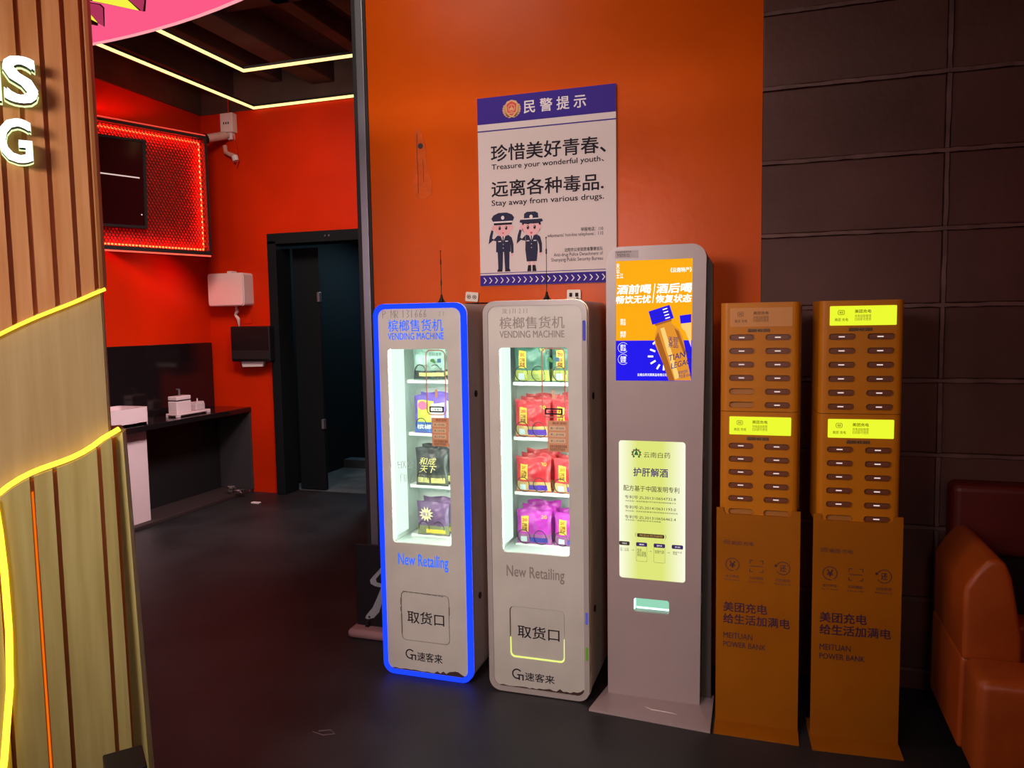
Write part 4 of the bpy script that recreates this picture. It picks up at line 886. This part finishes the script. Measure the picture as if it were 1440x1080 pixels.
em.flat([(kx(-.484), 1.012), (kx(-.466), 1.012), (kx(-.475), 1.034)], .0024, 0).rect(kx(-.4765), kx(-.4735), 1.03, 1.041, .0024, 0)
link('brand_emblem', em.me('e', [P('print_green', (.02, .22, .05), .6), P('print_rust', (.4, .13, .06), .6)]), lp)
sl = link('dispensing_slot', B().plate(rr(kx(-.487), kx(-.346), .372, .429, .01, 4), [], .045, .05).me('s', P('slot_mint', (.5, .8, .65), .4)), kk, label='glowing mint green slot')
link('slot_light', B().box(kx(-.482), kx(-.351), .034, .044, .374, .378).box(kx(-.486), kx(-.483), .006, .03, .38, .42).me('s', E('mint_light', (.55, 1, .8), 2.6)), kk)
link('slot_back', B().box(kx(-.485), kx(-.348), .04, .044, .38, .427).me('s', E('mint_back', (.42, .95, .66), .72)), kk, label='mint backlight')
link('side_hinge', B().bbox(.184, .188, .03, .05, 1.0, 1.03, .001).bbox(.179, .183, .03, .05, .42, .46, .001).me('h', M_grey), kk)

# ------------------------------------------------------------ yellow charging towers
M_yscr = E('yellow_screen', (.80, .92, .03), 1.05)
M_yscr2 = P('dim_yellow_screen', (.50, .20, .03), .4)
M_mark = E('bank_mark', (1, .8, .75), .9)
M_yink = P('tower_ink', (.13, .055, .01), .6); M_sink = P('screen_ink', (.22, .20, .0), .7)
def tower(cx, yf, yaw, label, topdim, empties, side):
    t = thing('charging_tower', label, 'charging station', (cx, yf, 0), yaw, group='yellow power bank charging towers')
    hw = .137; fl = .113; dep = .2
    rows = []
    for zt in (1.478, 1.077): rows.append([zt-.0495*i for i in range(6)])
    for mi, (z0, z1) in enumerate(((1.206, 1.604), (.80, 1.204))):
        holes = []
        for k in range(6):
            for xx in (-.106, .0195):
                zc = rows[mi][k]-.0105 if False else rows[mi][k]; holes.append(rr(xx, xx+.088, zc-.0115, zc+.0105, .0105, 4))
        mod = link('charging_module', B().plate([(-fl, z0), (fl, z0), (fl, z1), (-fl, z1)], holes, 0, .014).me('m', M_yel), t)
        prof = [(-fl, .0)]+[(-fl-.024*math.sin(a), .022*(1-math.cos(a))) for a in [i*PI/10 for i in range(1, 6)]]+[(-hw, dep), (hw, dep)]+[(fl+.024*math.sin(a), .022*(1-math.cos(a))) for a in [i*PI/10 for i in range(5, 0, -1)]]+[(fl, 0), (fl, .0142), (-fl, .0142)]
        link('shell', B().prism(prof, z0, z1).me('s', M_yel), mod)
        link('slot_recess', B().plate([(-fl+.002, z0+.002), (fl-.002, z0+.002), (fl-.002, z1-.002), (-fl+.002, z1-.002)], [], .0135, .0139).me('r', M_slot), mod)
        rims = B()
        for h in holes:
            c = (sum(p[0] for p in h)/len(h), sum(p[1] for p in h)/len(h))
            rims.plate([(c[0]+(p[0]-c[0])*1.04, c[1]+(p[1]-c[1])*1.14) for p in h], [h], -.0018, .0005)
        link('slot_rims', rims.me('r', M_yel), mod)
        sz1 = 1.585 if mi == 0 else 1.186; sz0 = 1.517 if mi == 0 else 1.119
        dim = topdim and mi == 0
        sm = link('display', B().plate(rr(-.104, .1115, sz0, sz1, .003, 2), [], -.0015, .001).me('d', M_yscr2 if dim else M_yscr), t, label='unlit amber display' if dim else 'lit lime yellow display')
        ik = M_yink if dim else M_sink
        lm = B().plate(rr(-.078, -.056, sz1-.031, sz1-.014, .005, 3), [rr(-.0765, -.0575, sz1-.0295, sz1-.0155, .004, 3)], -.0022, -.0016)
        link('maker_mark', lm.me('l', ik), sm)
        text(sm, '美团', -.073, -.061, sz1-.027, sz1-.018, -.0022, ik, bold=.02)
        text(sm, '美团 充电', -.088, -.044, sz1-.053, sz1-.042, -.0022, ik, bold=.01)
        text(sm, '美团充电', -.023, .030, sz1-.025, sz1-.013, -.0022, ik, bold=.025)
        text(sm, '充电自助租借\n扫码即可使用', -.023, .030, sz1-.052, sz1-.030, -.0022, ik)
        zt = sz0-.0075
        tg = link('code_strip', B().plate([(-.042, zt-.013), (.036, zt-.013), (.036, zt), (-.042, zt)], [], -.0008, .0).me('c', P('strip_dark', (.22, .10, .015), .5)), t)
        text(tg, '品00·45·203', -.040, .034, zt-.0125, zt-.001, -.0012, M_ink, bold=.02)
        for k in range(6):
            for ci, xx in enumerate((-.106, .0195)):
                if (mi, k, ci) in empties: continue
                zc = rows[mi][k]
                R_ = Matrix.Rotation(yaw, 4, 'Z'); lc = Vector((cx, yf, 0))+R_.to_3x3() @ Vector((xx+.044, .006, zc-.0005))
                bk = thing('power_bank', 'brown power bank, %s %s, %s module, %s tower' % (('first', 'second', 'third', 'fourth', 'fifth', 'sixth')[k], ('left', 'right')[ci], ('upper', 'lower')[mi], side), 'power bank', lc, yaw, 'power banks in the charging towers')
                link('end_cap', B().plate(rr(-.0405, .0405, -.0092, .0092, .009, 4), [], .0016, .0072).plate(rr(-.037, .037, -.0062, .0062, .006, 4), [], -.0012, .0016).me('e', M_bank), bk)
                link('status_mark', B().rect(-.011, .009, -.0022, .0016, -.0014).me('s', M_mark), bk, label='small glowing mark')
    # stand
    sp = link('stand_panel', B().plate([(-.148, .003), (.148, .003), (.148, .842), (.118, .842), (.116, .826), (.108, .819), (-.112, .819), (-.121, .826), (-.123, .842), (-.148, .842)], [], -.008, -.001).me('p', M_yelp), t)
    link('stand_spine', B().bbox(-.11, .11, .002, .16, .0, .80, .004).me('p', P('spine_dark', (.05, .03, .015), .5)), t)
    link('back_bracket', B().bbox(-.13, .152, .2, .215, .80, 1.60, .003).me('p', M_yelp), t)
    q = B().add([(-.150, -.092, 0), (.150, -.092, 0), (.150, .12, 0), (-.150, .12, 0), (-.150, -.092, .005), (.150, -.092, .005), (.150, .12, .012), (-.150, .12, .012), (-.150, -.012, .012), (.150, -.012, .012)],
        [(3, 2, 1, 0), (0, 1, 5, 4), (1, 2, 6, 9, 5), (2, 3, 7, 6), (3, 0, 4, 8, 7), (4, 5, 9, 8), (8, 9, 6, 7)])
    link('base_plate', q.me('b', M_yelp), t)
    IK = P('stand_ink', (.035, .008, .03), .5); YB = -.0088
    link('maker_mark', B().plate(rr(-.121, -.099, .704, .720, .004, 3), [rr(-.1195, -.1005, .7055, .7185, .003, 3)], YB, -.0081).me('m', IK), sp)
    text(sp, '美团', -.117, -.103, .708, .716, YB, IK); text(sp, '美团·充电', -.094, -.014, .702, .718, YB, IK)
    for i, (xc, s) in enumerate(((-.089, '¥'), (-.003, ''), (.090, '还'))):
        zc = .627
        if i != 1:
            ic = B().flat(arc_band(xc, zc, .0225, .0252, -60 if i == 0 else -150, 280 if i == 0 else 170, 26), YB)
            if i == 2: ic.flat([(xc-.031, zc+.004), (xc-.019, zc+.006), (xc-.026, zc+.015)], YB)
            text(sp, s, xc-.011, xc+.011, zc-.012, zc+.013, YB, IK, bold=.02)
        else:
            ic = B()
            for sx_ in (-1, 1):
                for sz_ in (-1, 1):
                    a0, a1 = sorted((xc+sx_*.0245, xc+sx_*.012)); b0, b1 = sorted((zc+sz_*.0225, zc+sz_*.0200)); ic.rect(a0, a1, b0, b1, YB)
                    a0, a1 = sorted((xc+sx_*.0245, xc+sx_*.0220)); b0, b1 = sorted((zc+sz_*.0225, zc+sz_*.010)); ic.rect(a0, a1, b0, b1, YB)
            ic.rect(xc-.0235, xc+.0235, zc-.0012, zc+.0012, YB)
        link('printed_icon', ic.me('i', IK), sp)
        text(sp, ('支付押金', '扫码借取', '归还即停')[i], xc-.025, xc+.025, .576, .587, YB, IK)
        text(sp, ('Pay the deposit', 'Scan to rent', 'Return it')[i], xc-.028, xc+.028, .564, .571, YB, IK)
    text(sp, '美团充电', -.121, .036, .445, .482, YB, IK, bold=.028)
    text(sp, '给生活加满电', -.121, .116, .399, .436, YB, IK, bold=.028)
    text(sp, 'MEITUAN', -.120, -.015, .341, .363, YB, IK, bold=.008)
    text(sp, 'POWER BANK', -.120, .033, .307, .328, YB, IK, bold=.008)
    return t
tower(-.012, 2.93, 0, 'left yellow charging tower, its top display unlit', True, {(0, 4, 0), (0, 5, 0), (1, 5, 0), (1, 5, 1)}, 'left')
tower(.326, 2.925, math.radians(3.5), 'right yellow charging tower with both displays lit', False, {(1, 5, 0)}, 'right')

# ------------------------------------------------------------ seating at right
ar = thing('armchair', 'orange leather armchair at the lower right edge', 'armchair', (.66, 2.6, 0))
def slab(prof, y0, y1, b=.02, mat=M_orle):   # x,z profile extruded along y with rounded edges
    q = B().plate(prof, [], y0, y1); me = q.me('s', mat); bm = bmesh.new(); bm.from_mesh(me)
    bmesh.ops.remove_doubles(bm, verts=bm.verts[:], dist=1e-5); bmesh.ops.dissolve_limit(bm, angle_limit=.02, verts=bm.verts[:], edges=bm.edges[:])
    ed = [e for e in bm.edges if e.calc_face_angle(0) > .9]
    bmesh.ops.bevel(bm, geom=ed, offset=b, segments=4, affect='EDGES', profile=.5); bm.to_mesh(me); bm.free()
    me.polygons.foreach_set('use_smooth', [True]*len(me.polygons)); return me
link('backrest', slab([(-.02, .40), (-.02, .645), (.01, .70), (.045, .745), (.075, .752), (.10, .735), (.118, .69), (.135, .60), (.152, .50), (.155, .40)], .20, .66, .018), ar)
link('back_shell', slab([(-.025, .09), (.12, .09), (.12, .41), (-.022, .41)], .21, .66, .014), ar)
link('armrest', slab([(-.022, .09), (.70, .09), (.70, .425), (-.018, .425)], .0, .205, .035), ar, label='near armrest')
link('armrest', slab([(.12, .09), (.70, .09), (.70, .425), (.12, .425)], .53, .66, .03), ar, label='far armrest')
link('seat', slab([(.12, .12), (.68, .12), (.69, .33), (.12, .33)], .205, .53, .03), ar)
for x in (.03, .64):
    for yy in (.06, .62): link('leg', B().tube([(x, yy, 0), (x, yy, .1)], .018, 10, radii=[.013, .02]).me('l', M_black), ar)
sb = thing('padded_bench_back', 'dark red padded bench back against the dark block wall', 'bench', (1.6, 3.41, 0))
link('backrest', B().bbox(-.9, .9, -.12, -.0, .62, .90, .03, seg=4).me('b', M_redle), sb)
link('plinth', B().bbox(-.88, .88, -.06, -.0, 0, .63, .004).me('b', M_blackm), sb)
link('floor_scuff_mark', B().tube([(0, 0, .0005), (.05, -.01, .0005), (.09, .01, .0005), (.06, .03, .0005), (.02, .01, .0005)], .002, 5).me('s', P('scuff_grey', (.12, .09, .09), .5)), loc=(-1.62, 2.42, 0), label='small pale curled scrap on the dark floor', category='litter')
